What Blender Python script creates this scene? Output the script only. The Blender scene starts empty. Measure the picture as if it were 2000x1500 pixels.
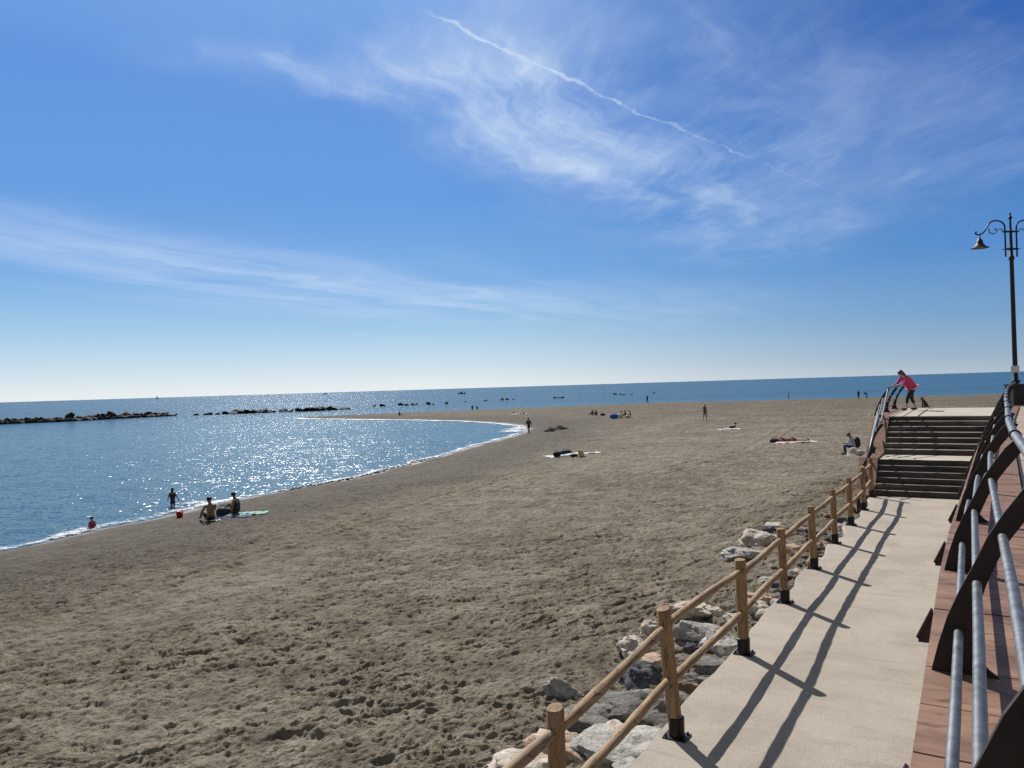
import bpy, bmesh, math, random
import numpy as np
from mathutils import Vector, Matrix
R = math.radians
random.seed(7)
scene = bpy.context.scene
col = scene.collection

# ------------------------------------------------------------------ camera
CAM_H = 3.25
cam_d = bpy.data.cameras.new('camera')
cam_d.sensor_width = 36.0; cam_d.lens = 27.0; cam_d.clip_start = 0.05; cam_d.clip_end = 120000
cam = bpy.data.objects.new('camera', cam_d); col.objects.link(cam)
_r, _p = R(1.745), R(0.21)
fw = Vector((0, math.cos(_p), math.sin(_p))); up0 = Vector((0, -math.sin(_p), math.cos(_p))); rt0 = Vector((1, 0, 0))
rx = rt0*math.cos(_r) - up0*math.sin(_r); uy = rt0*math.sin(_r) + up0*math.cos(_r)
cam.matrix_world = Matrix(((rx.x, uy.x, -fw.x, 0), (rx.y, uy.y, -fw.y, 0), (rx.z, uy.z, -fw.z, CAM_H), (0, 0, 0, 1)))
scene.camera = cam

# ------------------------------------------------------------------ view and light
scene.view_settings.view_transform = 'Standard'; scene.view_settings.look = 'None'
scene.view_settings.exposure = 0.1; scene.view_settings.gamma = 1.0
scene.cycles.max_bounces = 6; scene.cycles.use_denoising = False; scene.cycles.sample_clamp_indirect = 4; scene.cycles.sample_clamp_direct = 12
SUN_EL, SUN_AZ = R(40), R(-18)          # azimuth from +Y, clockwise positive
sd = Vector((math.sin(SUN_AZ)*math.cos(SUN_EL), math.cos(SUN_AZ)*math.cos(SUN_EL), math.sin(SUN_EL)))
sun_d = bpy.data.lights.new('sun', 'SUN'); sun_d.energy = 5.0; sun_d.angle = R(0.53); sun_d.color = (1.0, 0.955, 0.88)
sun = bpy.data.objects.new('sun', sun_d); col.objects.link(sun); sun.rotation_euler = (-sd).to_track_quat('-Z', 'Y').to_euler()

class NT:
    """small helper to write node trees"""
    def __init__(s, tree): s.t = tree; s.n = tree.nodes; s.l = tree.links
    def node(s, typ, **kw):
        n = s.n.new(typ)
        for k, v in kw.items(): setattr(n, k, v)
        return n
    def put(s, sock, v):
        if isinstance(v, bpy.types.NodeSocket): s.l.new(v, sock)
        elif v is not None:
            if sock.type == 'RGBA' and isinstance(v, (tuple, list)) and len(v) == 3: v = (*v, 1)
            sock.default_value = v
    def math(s, op, a, b=None, c=None, clamp=False):
        n = s.node('ShaderNodeMath', operation=op, use_clamp=clamp)
        s.put(n.inputs[0], a); s.put(n.inputs[1], b); s.put(n.inputs[2], c); return n.outputs[0]
    def vmath(s, op, a, b=None):
        n = s.node('ShaderNodeVectorMath', operation=op); s.put(n.inputs[0], a); s.put(n.inputs[1], b)
        return n.outputs['Value'] if op in ('LENGTH', 'DOT_PRODUCT') else n.outputs[0]
    def mix(s, f, a, b, blend='MIX'):
        n = s.node('ShaderNodeMix', data_type='RGBA', blend_type=blend); n.clamp_factor = True
        s.put(n.inputs['Factor'], f); s.put(n.inputs[6], a); s.put(n.inputs[7], b); return n.outputs[2]
    def noise(s, vec, scale, detail=3, rough=0.55, dist=0.0, color=False, typ=None):
        n = s.node('ShaderNodeTexNoise'); s.put(n.inputs['Vector'], vec)
        n.inputs['Scale'].default_value = scale; n.inputs['Detail'].default_value = detail
        n.inputs['Roughness'].default_value = rough; n.inputs['Distortion'].default_value = dist
        if typ: n.noise_type = typ
        return n.outputs['Color' if color else 'Fac']
    def ramp(s, f, stops, interp='LINEAR'):
        n = s.node('ShaderNodeValToRGB'); s.put(n.inputs[0], f); e = n.color_ramp.elements; n.color_ramp.interpolation = interp
        while len(e) < len(stops): e.new(0.5)
        for el, (p, c) in zip(e, stops): el.position = p; el.color = (*c, 1) if len(c) == 3 else c
        return n.outputs[0]
    def sstep(s, v, lo, hi):
        n = s.node('ShaderNodeMapRange', interpolation_type='SMOOTHSTEP'); s.put(n.inputs[0], v)
        n.inputs[1].default_value = min(lo, hi); n.inputs[2].default_value = max(lo, hi)
        if lo > hi: n.inputs[3].default_value = 1.0; n.inputs[4].default_value = 0.0
        return n.outputs[0]
    def comb(s, x, y, z):
        n = s.node('ShaderNodeCombineXYZ')
        for i, v in enumerate((x, y, z)): s.put(n.inputs[i], v)
        return n.outputs[0]
    def sep(s, v):
        n = s.node('ShaderNodeSeparateXYZ'); s.put(n.inputs[0], v); return n.outputs

def build_world():
    w = bpy.data.worlds.new('World'); scene.world = w; w.use_nodes = True
    t = NT(w.node_tree); w.node_tree.nodes.clear()
    sky = t.node('ShaderNodeTexSky', sky_type='NISHITA'); sky.sun_disc = False
    sky.sun_elevation = SUN_EL; sky.sun_rotation = SUN_AZ
    sky.air_density = 1.0; sky.dust_density = 0.35; sky.ozone_density = 3.0; sky.altitude = 0
    d = t.node('ShaderNodeTexCoord').outputs['Generated']
    x, y, z = t.sep(d)
    zc = t.math('MAXIMUM', z, 0.02)
    px = t.math('DIVIDE', x, zc); py = t.math('DIVIDE', y, zc)
    P = t.comb(px, py, 0.0)
    # wisps of cirrus, laid out on a plane high above the place
    warp = t.noise(P, 0.55, 4, 0.6, color=True)
    Pw = t.vmath('ADD', P, t.vmath('MULTIPLY', t.vmath('SUBTRACT', warp, (0.5, 0.5, 0.5)), (1.3, 1.3, 0)))
    def streak(vec, ang, sx, sy, scale, det=7, rough=0.62, dist=0.35):
        m = t.node('ShaderNodeMapping', vector_type='TEXTURE'); t.put(m.inputs[0], vec)
        m.inputs['Rotation'].default_value = (0, 0, R(ang)); m.inputs['Scale'].default_value = (sx, sy, 1)
        return t.noise(m.outputs[0], scale, det, rough, dist)
    def blob(cx, cy, ang, ra, rb, amp):
        m = t.node('ShaderNodeMapping', vector_type='TEXTURE'); t.put(m.inputs[0], Pw)
        m.inputs['Location'].default_value = (cx, cy, 0); m.inputs['Rotation'].default_value = (0, 0, R(ang)); m.inputs['Scale'].default_value = (ra, rb, 1)
        l = t.vmath('LENGTH', m.outputs[0]); return t.math('MULTIPLY', t.math('SUBTRACT', 1.0, t.sstep(l, 0.1, 1.0)), amp)
    def total(bs):
        v = bs[0]
        for b in bs[1:]: v = t.math('ADD', v, b)
        return v
    n1 = t.sstep(streak(Pw, 68, 3.2, 0.55, 1.6), 0.42, 0.78)
    n2 = t.sstep(streak(P, 100, 1.6, 0.5, 5.0, 8, 0.68), 0.40, 0.80)
    n3 = t.sstep(streak(Pw, 63, 6.0, 0.62, 0.9, 7, 0.60, 0.35), 0.34, 0.82)
    soft = t.sstep(t.noise(P, 0.8, 3, 0.5), 0.30, 0.72)
    wis = t.math('ADD', t.math('MULTIPLY', n1, 0.65), t.math('MULTIPLY', n2, 0.28))
    A = total([blob(0.10, 2.5, 75, 1.4, 0.60, 0.85), blob(0.42, 3.5, 60, 1.9, 0.75, 0.85), blob(1.5, 5.3, 55, 2.4, 1.2, 0.6),
               blob(-0.60, 2.35, 20, 0.6, 0.34, 0.9), blob(0.83, 2.85, 30, 0.2, 0.12, 0.7), blob(1.2, 3.5, 50, 0.8, 0.35, 0.45),
               blob(1.4, 3.3, 55, 3.2, 1.9, 0.40), blob(-0.3, 2.2, 30, 0.9, 0.5, 0.5), blob(0.6, 2.4, 30, 0.7, 0.5, 0.35), blob(-0.4, 2.7, 60, 0.5, 0.2, 0.55)])
    B = total([blob(-2.3, 6.2, 70, 3.6, 1.25, 1.0), blob(-1.2, 8.6, 65, 5.5, 2.4, 0.8), blob(0.6, 10.5, 65, 6, 2.6, 0.5), blob(-3.2, 4.4, 75, 2.2, 1.2, 0.5), blob(-2.8, 9.0, 65, 4.0, 1.2, 0.4),
               blob(-4.0, 11.5, 58, 6, 0.35, 0.6), blob(2.0, 12, 75, 8, 3.5, 0.4)])
    dA = t.math('MULTIPLY', A, t.math('ADD', t.math('MULTIPLY', wis, 0.62), t.math('MULTIPLY', soft, 0.36)))
    dB = t.math('MULTIPLY', B, t.math('ADD', t.math('MULTIPLY', n3, 0.54), t.math('MULTIPLY', soft, 0.20)))
    # aircraft trail: a line through (-.2, 2.04) and (1.72, 4.09)
    th_ = math.degrees(math.atan2(4.09-2.04, 1.72+0.2))
    m = t.node('ShaderNodeMapping', vector_type='TEXTURE'); t.put(m.inputs[0], t.vmath('ADD', P, t.vmath('MULTIPLY', t.vmath('SUBTRACT', t.noise(P, 5.0, 6, 0.72, color=True), (0.5, 0.5, 0.5)), (0.105, 0.105, 0))))
    m.inputs['Location'].default_value = (-0.2, 2.04, 0); m.inputs['Rotation'].default_value = (0, 0, R(th_))
    lx, ly, _ = t.sep(m.outputs[0])
    bend = t.math('MULTIPLY', t.math('SINE', t.math('MULTIPLY', lx, 1.15)), 0.028)
    dist = t.math('ABSOLUTE', t.math('SUBTRACT', ly, bend))
    puff = t.noise(m.outputs[0], 9, 5, 0.7)
    wid = t.math('MULTIPLY', t.math('POWER', puff, 2.2), 0.052)
    line = t.math('SUBTRACT', 1.0, t.sstep(t.math('DIVIDE', dist, wid), 0.15, 1.1))
    along = t.math('MULTIPLY', t.sstep(lx, -0.05, 0.1), t.math('SUBTRACT', 1.0, t.sstep(lx, 2.0, 3.4)))
    gaps = t.sstep(t.noise(t.comb(lx, 0.0, 0.0), 3.2, 4, 0.7), 0.40, 0.56)
    fresh = t.math('SUBTRACT', 1.0, t.sstep(lx, 0.55, 1.15))
    keep = t.math('MAXIMUM', fresh, gaps)
    trail = t.math('MULTIPLY', t.math('MULTIPLY', line, t.math('MULTIPLY', along, 0.68)), t.math('MULTIPLY', t.math('MULTIPLY', keep, t.math('SUBTRACT', 1.0, t.math('MULTIPLY', t.sstep(lx, 0.7, 2.4), 0.65))), t.math('ADD', 0.25, t.math('MULTIPLY', puff, 0.8))))
    dens = t.math('MINIMUM', t.math('ADD', t.math('ADD', dA, dB), trail), 0.85)
    dens = t.math('MULTIPLY', dens, t.sstep(z, 0.02, 0.12))
    # colour of the clear sky
    tint = t.node('ShaderNodeHueSaturation'); t.put(tint.inputs['Color'], sky.outputs[0])
    tint.inputs['Saturation'].default_value = SKY_SAT; tint.inputs['Value'].default_value = 1.0
    # clear air of this morning: measured blues, brighter on the sun's side, over the physical sky
    lin = lambda c: tuple((v/255/12.92 if v/255 <= 0.04045 else ((v/255+0.055)/1.055)**2.4) for v in c)
    sunside = t.ramp(z, [(0.0, lin((226, 232, 236))), (0.030, lin((196, 215, 229))), (0.080, lin((152, 191, 222))), (0.14, lin((116, 165, 218))), (0.24, lin((97, 148, 214))), (0.36, lin((92, 142, 212))), (0.46, lin((110, 156, 220))), (1.0, lin((60, 105, 175)))])
    farside = t.ramp(z, [(0.0, lin((168, 184, 200))), (0.020, lin((142, 168, 192))), (0.065, lin((110, 152, 192))), (0.14, lin((80, 132, 194))), (0.24, lin((64, 115, 186))), (0.36, lin((47, 94, 170))), (0.46, lin((40, 82, 156))), (1.0, lin((40, 80, 150)))])
    grad = t.mix(t.sstep(x, -0.15, 0.60), sunside, farside)
    # unseen sky overhead and behind the camera, greyed to keep shadow fill neutral
    unseen_grey = t.math('MAXIMUM', t.sstep(z, 0.47, 0.75), t.sstep(y, 0.25, -0.35))
    grad = t.mix(unseen_grey, grad, lin((122, 126, 130)))
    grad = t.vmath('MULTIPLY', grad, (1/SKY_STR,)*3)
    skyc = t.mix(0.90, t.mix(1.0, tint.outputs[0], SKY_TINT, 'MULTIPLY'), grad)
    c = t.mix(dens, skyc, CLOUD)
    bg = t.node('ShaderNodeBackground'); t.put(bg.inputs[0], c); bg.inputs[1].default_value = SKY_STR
    o = t.node('ShaderNodeOutputWorld'); t.l.new(bg.outputs[0], o.inputs[0])
SKY_STR, SKY_SAT, SKY_TINT, CLOUD = 0.09, 1.1, (0.8, 0.95, 1.15), (6.2, 7.6, 9.6)
build_world()

# ------------------------------------------------------------------ helpers
TH = R(31.3); ST, CT = math.sin(TH), math.cos(TH)
def W(T, s, z=0.0):                     # place by distance along the promenade (s) and across it (T)
    return Vector((s*ST + T*CT, s*CT - T*ST, z))
_f = 1500.0
def ray(px, py):
    a = (px-1000)/_f; b = -(py-750)/_f
    return (rx*a + uy*b + fw)
def at(px, py, z):                      # survey helper: the point on the level z seen along a sight line
    d = ray(px, py); k = (z-CAM_H)/d.z; return Vector((0, 0, CAM_H)) + d*k
def tag(o, label=None, cat=None, group=None, kind=None):
    if label: o['label'] = label
    if cat: o['category'] = cat
    if group: o['group'] = group
    if kind: o['kind'] = kind
    return o
def mesh_obj(name, verts, faces, mat=None, parent=None, smooth=False):
    me = bpy.data.meshes.new(name); me.from_pydata([tuple(v) for v in verts], [], faces); me.update()
    if mat: me.materials.append(mat)
    if smooth: me.polygons.foreach_set('use_smooth', [True]*len(me.polygons))
    o = bpy.data.objects.new(name, me); col.objects.link(o)
    if parent: o.parent = parent
    return o
def empty(name, loc=(0, 0, 0), rz=0.0):
    o = bpy.data.objects.new(name, None); col.objects.link(o); o.location = loc; o.rotation_euler = (0, 0, rz); return o
class MB:
    def __init__(s): s.v = []; s.f = []
    def add(s, vs, fs):
        b = len(s.v); s.v += [Vector(v) for v in vs]; s.f += [[b+i for i in f] for f in fs]
    def box(s, x0, x1, y0, y1, z0, z1, fn=None):
        vs = [(x, y, z) for z in (z0, z1) for y in (y0, y1) for x in (x0, x1)]
        if fn: vs = [fn(*v) for v in vs]
        s.add(vs, [(0, 2, 3, 1), (4, 5, 7, 6), (0, 1, 5, 4), (2, 6, 7, 3), (0, 4, 6, 2), (1, 3, 7, 5)])
    def prism(s, pts, h):               # pts: outline, h: offset vector
        n = len(pts); h = Vector(h); a = [Vector(p) for p in pts]
        s.add(a+[p+h for p in a], [list(range(n))[::-1], list(range(n, 2*n))]+[(i, (i+1) % n, n+(i+1) % n, n+i) for i in range(n)])
    def tube(s, pts, rad, seg=10, cap=True, wob=None):
        pts = [Vector(p) for p in pts]; n = len(pts)
        rr = rad if isinstance(rad, (list, tuple)) else [rad]*n
        vs = []; prev = None
        for i, p in enumerate(pts):
            d = (pts[min(i+1, n-1)]-pts[max(i-1, 0)]).normalized()
            if prev is None:
                a = d.cross(Vector((0, 0, 1)))
                if a.length < 1e-3: a = d.cross(Vector((1, 0, 0)))
                a.normalize()
            else: a = (prev - d*prev.dot(d)).normalized()
            prev = a; b = d.cross(a)
            for k in range(seg):
                t = 2*math.pi*k/seg; w = wob(i, k) if wob else 1.0
                vs.append(p+(a*math.cos(t)+b*math.sin(t))*rr[i]*w)
        fs = [(i*seg+k, i*seg+(k+1) % seg, (i+1)*seg+(k+1) % seg, (i+1)*seg+k) for i in range(n-1) for k in range(seg)]
        if cap: fs += [list(range(seg))[::-1], list(range((n-1)*seg, n*seg))]
        s.add(vs, fs)
    def lathe(s, prof, c=(0, 0, 0), seg=16):
        c = Vector(c); vs = [c+Vector((r*math.cos(2*math.pi*k/seg), r*math.sin(2*math.pi*k/seg), z)) for r, z in prof for k in range(seg)]
        n = len(prof)
        s.add(vs, [(i*seg+k, i*seg+(k+1) % seg, (i+1)*seg+(k+1) % seg, (i+1)*seg+k) for i in range(n-1) for k in range(seg)]+[list(range(seg))[::-1], list(range((n-1)*seg, n*seg))])
    def ell(s, c, rad, nu=12, nv=8, rot=None):
        c = Vector(c); vs = []
        for j in range(1, nv):
            for i in range(nu):
                a = 2*math.pi*i/nu; b = math.pi*j/nv
                v = Vector((rad[0]*math.sin(b)*math.cos(a), rad[1]*math.sin(b)*math.sin(a), rad[2]*math.cos(b)))
                vs.append(c+(rot @ v if rot else v))
        for zz in (rad[2], -rad[2]):
            v = Vector((0, 0, zz)); vs.append(c+(rot @ v if rot else v))
        N = len(vs)
        fs = [(j*nu+i, (j+1)*nu+i, (j+1)*nu+(i+1) % nu, j*nu+(i+1) % nu) for j in range(nv-2) for i in range(nu)]
        fs += [(N-2, i, (i+1) % nu) for i in range(nu)]+[(N-1, (nv-2)*nu+(i+1) % nu, (nv-2)*nu+i) for i in range(nu)]
        s.add(vs, fs)
    def build(s, name, mat=None, parent=None, smooth=False):
        return mesh_obj(name, s.v, s.f, mat, parent, smooth)

def new_mat(name):
    m = bpy.data.materials.new(name); m.use_nodes = True; t = NT(m.node_tree)
    return m, t, m.node_tree.nodes['Principled BSDF']
def mat_simple(name, c, rough=0.7, metal=0.0, var=0.12, scale=12, bump=0.0, bscale=60, c2=None):
    m, t, b = new_mat(name)
    g = t.node('ShaderNodeTexCoord').outputs['Object']
    n = t.noise(g, scale, 5, 0.6)
    lo = tuple(v*(1-var) for v in c); hi = c2 or tuple(min(1, v*(1+var)) for v in c)
    t.put(b.inputs['Base Color'], t.ramp(n, [(0.35, lo), (0.65, hi)]))
    b.inputs['Roughness'].default_value = rough; b.inputs['Metallic'].default_value = metal
    if bump:
        bn = t.node('ShaderNodeBump'); bn.inputs['Strength'].default_value = 1; bn.inputs['Distance'].default_value = bump
        t.put(bn.inputs['Height'], t.noise(g, bscale, 5, 0.6)); t.l.new(bn.outputs[0], b.inputs['Normal'])
    return m

# ---- numpy noise for the ground
def _hash(ix, iy, k):
    h = (ix.astype(np.int64)*374761393 + iy.astype(np.int64)*668265263 + k*974711) & 0x7fffffff
    h = ((h ^ (h >> 13))*1274126177) & 0x7fffffff
    return ((h ^ (h >> 16)) & 0xffff)/65535.0
def vnoise(x, y, k=0):
    ix, iy = np.floor(x), np.floor(y); fx, fy = x-ix, y-iy
    u = fx*fx*fx*(fx*(fx*6-15)+10); v = fy*fy*fy*(fy*(fy*6-15)+10)
    a = _hash(ix, iy, k); b = _hash(ix+1, iy, k); c = _hash(ix, iy+1, k); d = _hash(ix+1, iy+1, k)
    return (a*(1-u)+b*u)*(1-v)+(c*(1-u)+d*u)*v
def fbm(x, y, o=4, k=0):
    r = 0; a = 0.5
    for i in range(o): r = r+a*vnoise(x*2**i+i*17.3, y*2**i+i*9.1, k+i); a *= 0.5
    return r
def pits(x, y, cell, k, rmin=0.45, rmax=0.75):
    """footprint-like hollows with a raised rim"""
    gx, gy = np.floor(x/cell), np.floor(y/cell); out = np.zeros_like(x)
    for dx in (-1, 0, 1):
        for dy in (-1, 0, 1):
            cx, cy = gx+dx, gy+dy
            ox = (cx+0.15+0.7*_hash(cx, cy, k))*cell; oy = (cy+0.15+0.7*_hash(cx, cy, k+1))*cell
            a = _hash(cx, cy, k+2)*3.14; rr = (rmin+(rmax-rmin)*_hash(cx, cy, k+3))*cell; el = 0.45+0.4*_hash(cx, cy, k+4)
            ux, uy_ = x-ox, y-oy
            p = (ux*np.cos(a)+uy_*np.sin(a))/rr; q = (-ux*np.sin(a)+uy_*np.cos(a))/(rr*el)
            d = np.sqrt(p*p+q*q); depth = 0.3+0.9*_hash(cx, cy, k+5)
            out += depth*(-np.clip(1-d*d*1.7, 0, 1)**1.0 + 0.42*np.exp(-((d-0.92)/0.22)**2))
    return out

# ------------------------------------------------------------------ layout of beach
ZW = -2.1
inner = [(-160, -150), (-80, -60), (-45, -15), (-30, 8), (-22.5, 20), (-18.5, 27.5), (-17.2, 31), (-16.4, 33.6), (-15.5, 36.2), (-14.7, 38.2), (-13.6, 40.5), (-12.6, 42.5),
         (-11.2, 45.8), (-9.5, 49.9), (-7.6, 56.0), (-5.3, 64.3), (-3.1, 72.6), (-1.0, 81.1), (1.0, 89.1), (1.7, 96.3), (0.5, 104.6),
         (-1.7, 111.7), (-4.9, 118.7), (-8.5, 124.6), (-13.1, 130.2), (-20.2, 137.6), (-29.2, 146.0), (-38.4, 155.0), (-46.1, 163.4)]
outer = [(-47.3, 166.8), (-42.4, 173), (-35.5, 177.5), (-24.3, 181.5), (-12.2, 184), (-0.2, 189), (14, 191), (30, 190), (46, 184), (60, 178), (78, 174), (95, 172), (120, 168), (200, 152), (420, 120), (900, 60), (900, -300), (-160, -300)]
poly = np.array(inner+outer, float)
def sand_dist(x, y):
    best = np.full(x.shape, 1e18); inside = np.zeros(x.shape, bool)
    n = len(poly)
    for i in range(n):
        ax, ay = poly[i]; bx, by = poly[(i+1) % n]; dx, dy = bx-ax, by-ay
        t = np.clip(((x-ax)*dx+(y-ay)*dy)/(dx*dx+dy*dy), 0, 1)
        d2 = (x-ax-t*dx)**2+(y-ay-t*dy)**2; best = np.minimum(best, d2)
        if ay != by:
            c = ((ay > y) != (by > y)) & (x < (bx-ax)*(y-ay)/(by-ay)+ax); inside ^= c
    d = np.sqrt(best); return np.where(inside, d, -d)
def sm(v, a, b):
    t = np.clip((v-a)/(b-a), 0, 1); return t*t*(3-2*t)
def ground(x, y, detail=True):
    x = np.asarray(x, float); y = np.asarray(y, float)
    wob = (vnoise(x*0.35, y*0.35, 5)-0.5)*0.9+(vnoise(x*1.3, y*1.3, 6)-0.5)*0.35
    d = sand_dist(x, y)+wob*0.9
    spit = 1-0.62*(sm(y, 100, 135)*(1-sm(x, -5, 40)))
    up = (0.30*(1-np.exp(-np.maximum(d, 0)/1.8))+0.75*sm(d, 0, 26))*spit
    s = x*ST+y*CT; T = x*CT-y*ST
    berm = sm(T, -9.5, -2.9)*(1-sm(s, 26, 60))*0.48
    z = ZW+np.where(d > 0, up+berm*sm(d, 3, 12), np.maximum(d*0.10, -3.5))
    # sand heaped against the side of the stairs
    z = z+0.45*np.exp(-((s-26.5)/4.5)**2-((T+4.6)/1.6)**2)
    if detail:
        rr = np.hypot(x, y); near = 1-sm(rr, 28, 90)
        dry = sm(d, 1.0, 8.0)
        patch = 0.45+0.9*sm(vnoise(x*0.22+3, y*0.22, 31), 0.25, 0.8)
        wx0 = (vnoise(x*2.3, y*2.3, 58)-0.5)*0.25; wy0 = (vnoise(x*2.3, y*2.3, 59)-0.5)*0.25
        q = pits(x+wx0, y+wy0, 0.22, 11)*0.009+pits(x+4.1+wx0, y+2.3+wy0, 0.32, 23)*0.008
        rough = sm(T, -11, -4)*(1-sm(s, 6, 16))          # churned strip beside the rocks
        q = q*patch*(1+0.9*rough)+rough*pits(x+9.1+wx0, y-2+wy0, 0.46, 41)*0.016
        q = q+pits(x+1.7, y+5.2, 0.21, 81, 0.30, 0.60)*0.012*(0.5+0.9*vnoise(x*0.5, y*0.5, 33))+pits(x+7.7, y+0.2, 0.13, 91, 0.25, 0.55)*0.009
        wx = (fbm(x*1.7, y*1.7, 3, 56)-0.45)*0.9; wy = (fbm(x*1.7+31, y*1.7, 3, 57)-0.45)*0.7
        sx_, sy_ = x+0.30*y+wx, y-0.22*x+wy
        b1 = np.abs(fbm(sx_*2.7, sy_*5.8, 3, 51)-0.44); b2 = np.abs(fbm(sx_*5.8+9, sy_*11.0, 2, 52)-0.375); b3 = np.abs(vnoise(x*11+3+wx*3, y*15, 53)-0.5)
        ridge = -(b1*0.26+b2*0.125+b3*0.025-0.052)*(0.65+0.7*vnoise(x*0.45, y*0.45, 34))*(1+0.6*(1-near))
        z = z+(q+ridge)*(0.12+0.88*dry)*np.where(d > 0, 1, 0)*(0.9+0.1*near)
        z = z+(fbm(x*0.12, y*0.12, 3, 71)-0.45)*0.30*dry
        for hx, hy, ra, rb, an, dep in HOLES:
            p = ((x-hx)*math.cos(an)+(y-hy)*math.sin(an))/ra; w = (-(x-hx)*math.sin(an)+(y-hy)*math.cos(an))/rb
            e = np.sqrt(p*p+w*w); z = z-dep*np.clip(1-e**3, 0, 1)+dep*0.25*np.exp(-((e-1.25)/0.3)**2)
        for tr in TRACKS:
            td = np.full(x.shape, 1e9)
            for (ax, ay), (bx, by) in zip(tr[:-1], tr[1:]):
                dx, dy = bx-ax, by-ay; t = np.clip(((x-ax)*dx+(y-ay)*dy)/(dx*dx+dy*dy), 0, 1)
                td = np.minimum(td, np.hypot(x-ax-t*dx, y-ay-t*dy))
            z = z-0.035*np.exp(-(td/0.16)**2)+0.02*np.exp(-((td-0.36)/0.14)**2)
    return z, d
TRACKS = []
for L in ([(-60, 1210), (200, 1150), (450, 1072), (700, 1000), (1000, 915), (1230, 862)], [(-60, 1228), (200, 1167), (450, 1086), (700, 1011), (1000, 923), (1230, 868)],
          [(1230, 925), (1340, 903), (1450, 880), (1530, 832), (1620, 795)], [(1255, 930), (1360, 908), (1480, 880), (1560, 832), (1640, 797)]):
    TRACKS.append([tuple(at(a, b, -1.1 if a < 1200 else -1.0).xy) for a, b in L])
_h = at(580, 1437, -1.0); _h2 = at(845, 1410, -0.95); _h3 = at(905, 1385, -0.9); _h4 = at(655, 1380, -1.0)
HOLES = [(_h.x, _h.y, 0.27, 0.15, 0.35, 0.17), (_h2.x, _h2.y, 0.09, 0.07, 0.2, 0.10), (_h3.x, _h3.y, 0.1, 0.07, 0.2, 0.08), (_h4.x, _h4.y, 0.2, 0.08, 0.3, 0.05)]
def gz(x, y):
    z, _ = ground(np.array([x]), np.array([y]), False); return float(z[0])

# ------------------------------------------------------------------ materials of the setting
def mat_sand():
    m, t, b = new_mat('sand')
    g = t.node('ShaderNodeNewGeometry').outputs['Position']
    dist = t.node('ShaderNodeAttribute', attribute_name='shore').outputs['Fac']
    big = t.noise(g, 0.16, 4, 0.6); mid = t.noise(g, 1.3, 5, 0.65); fine = t.noise(g, 22, 5, 0.7)
    dry = t.ramp(mid, [(0.32, (0.120, 0.101, 0.074)), (0.5, (0.206, 0.177, 0.132)), (0.68, (0.285, 0.250, 0.192))])
    dry = t.mix(t.sstep(big, 0.35, 0.65), dry, t.mix(1.0, dry, (0.80, 0.80, 0.78), 'MULTIPLY'))
    dry = t.mix(t.math('MULTIPLY', t.sstep(fine, 0.30, 0.52), -1.0), dry, dry)
    speck = t.math('SUBTRACT', 1.0, t.sstep(fine, 0.30, 0.42))
    dry = t.mix(t.math('MULTIPLY', speck, 0.45), dry, (0.045, 0.038, 0.031))
    # sand colour turns darker and browner with distance towards the spit and outer shore
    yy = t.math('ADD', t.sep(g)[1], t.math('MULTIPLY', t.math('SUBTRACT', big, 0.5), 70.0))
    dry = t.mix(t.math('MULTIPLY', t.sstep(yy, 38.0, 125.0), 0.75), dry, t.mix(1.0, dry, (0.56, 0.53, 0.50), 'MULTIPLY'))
    # belt of darker, coarser sand and shingle nearer the water
    jit = t.math('MULTIPLY', t.math('SUBTRACT', t.noise(g, 0.25, 4, 0.6), 0.5), 9.0)
    dj = t.math('ADD', dist, jit)
    belt = t.math('SUBTRACT', 1.0, t.sstep(dj, 7.0, 13.5))
    shingle = t.ramp(t.noise(g, 3.0, 6, 0.75), [(0.32, (0.036, 0.031, 0.026)), (0.5, (0.082, 0.070, 0.057)), (0.68, (0.135, 0.117, 0.096))])
    c = t.mix(t.math('MULTIPLY', belt, 0.80), dry, shingle)
    weed = t.math('MULTIPLY', t.math('MULTIPLY', t.sstep(t.noise(g, 0.9, 5, 0.7), 0.52, 0.66), t.math('SUBTRACT', 1.0, t.sstep(dj, 4.5, 8))), t.sstep(dist, 0.8, 2.5))
    c = t.mix(t.math('MULTIPLY', weed, 0.5), c, (0.050, 0.022, 0.016))
    wet = t.math('SUBTRACT', 1.0, t.sstep(t.math('ADD', dist, t.math('MULTIPLY', jit, 0.08)), 0.35, 1.5))
    c = t.mix(wet, c, (0.040, 0.034, 0.028))
    t.put(b.inputs['Base Color'], c)
    t.put(b.inputs['Roughness'], t.math('SUBTRACT', 0.95, t.math('MULTIPLY', wet, 0.5)))
    b.inputs['Specular IOR Level'].default_value = 0.25
    bn = t.node('ShaderNodeBump'); bn.inputs['Distance'].default_value = 0.09; bn.inputs['Strength'].default_value = 1.0
    h = t.math('ADD', t.math('MULTIPLY', t.noise(g, 3.2, 6, 0.75), 1.0), t.math('MULTIPLY', t.noise(g, 24, 3, 0.6), 0.16))
    t.put(bn.inputs['Height'], h); t.l.new(bn.outputs[0], b.inputs['Normal'])
    return m
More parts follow.
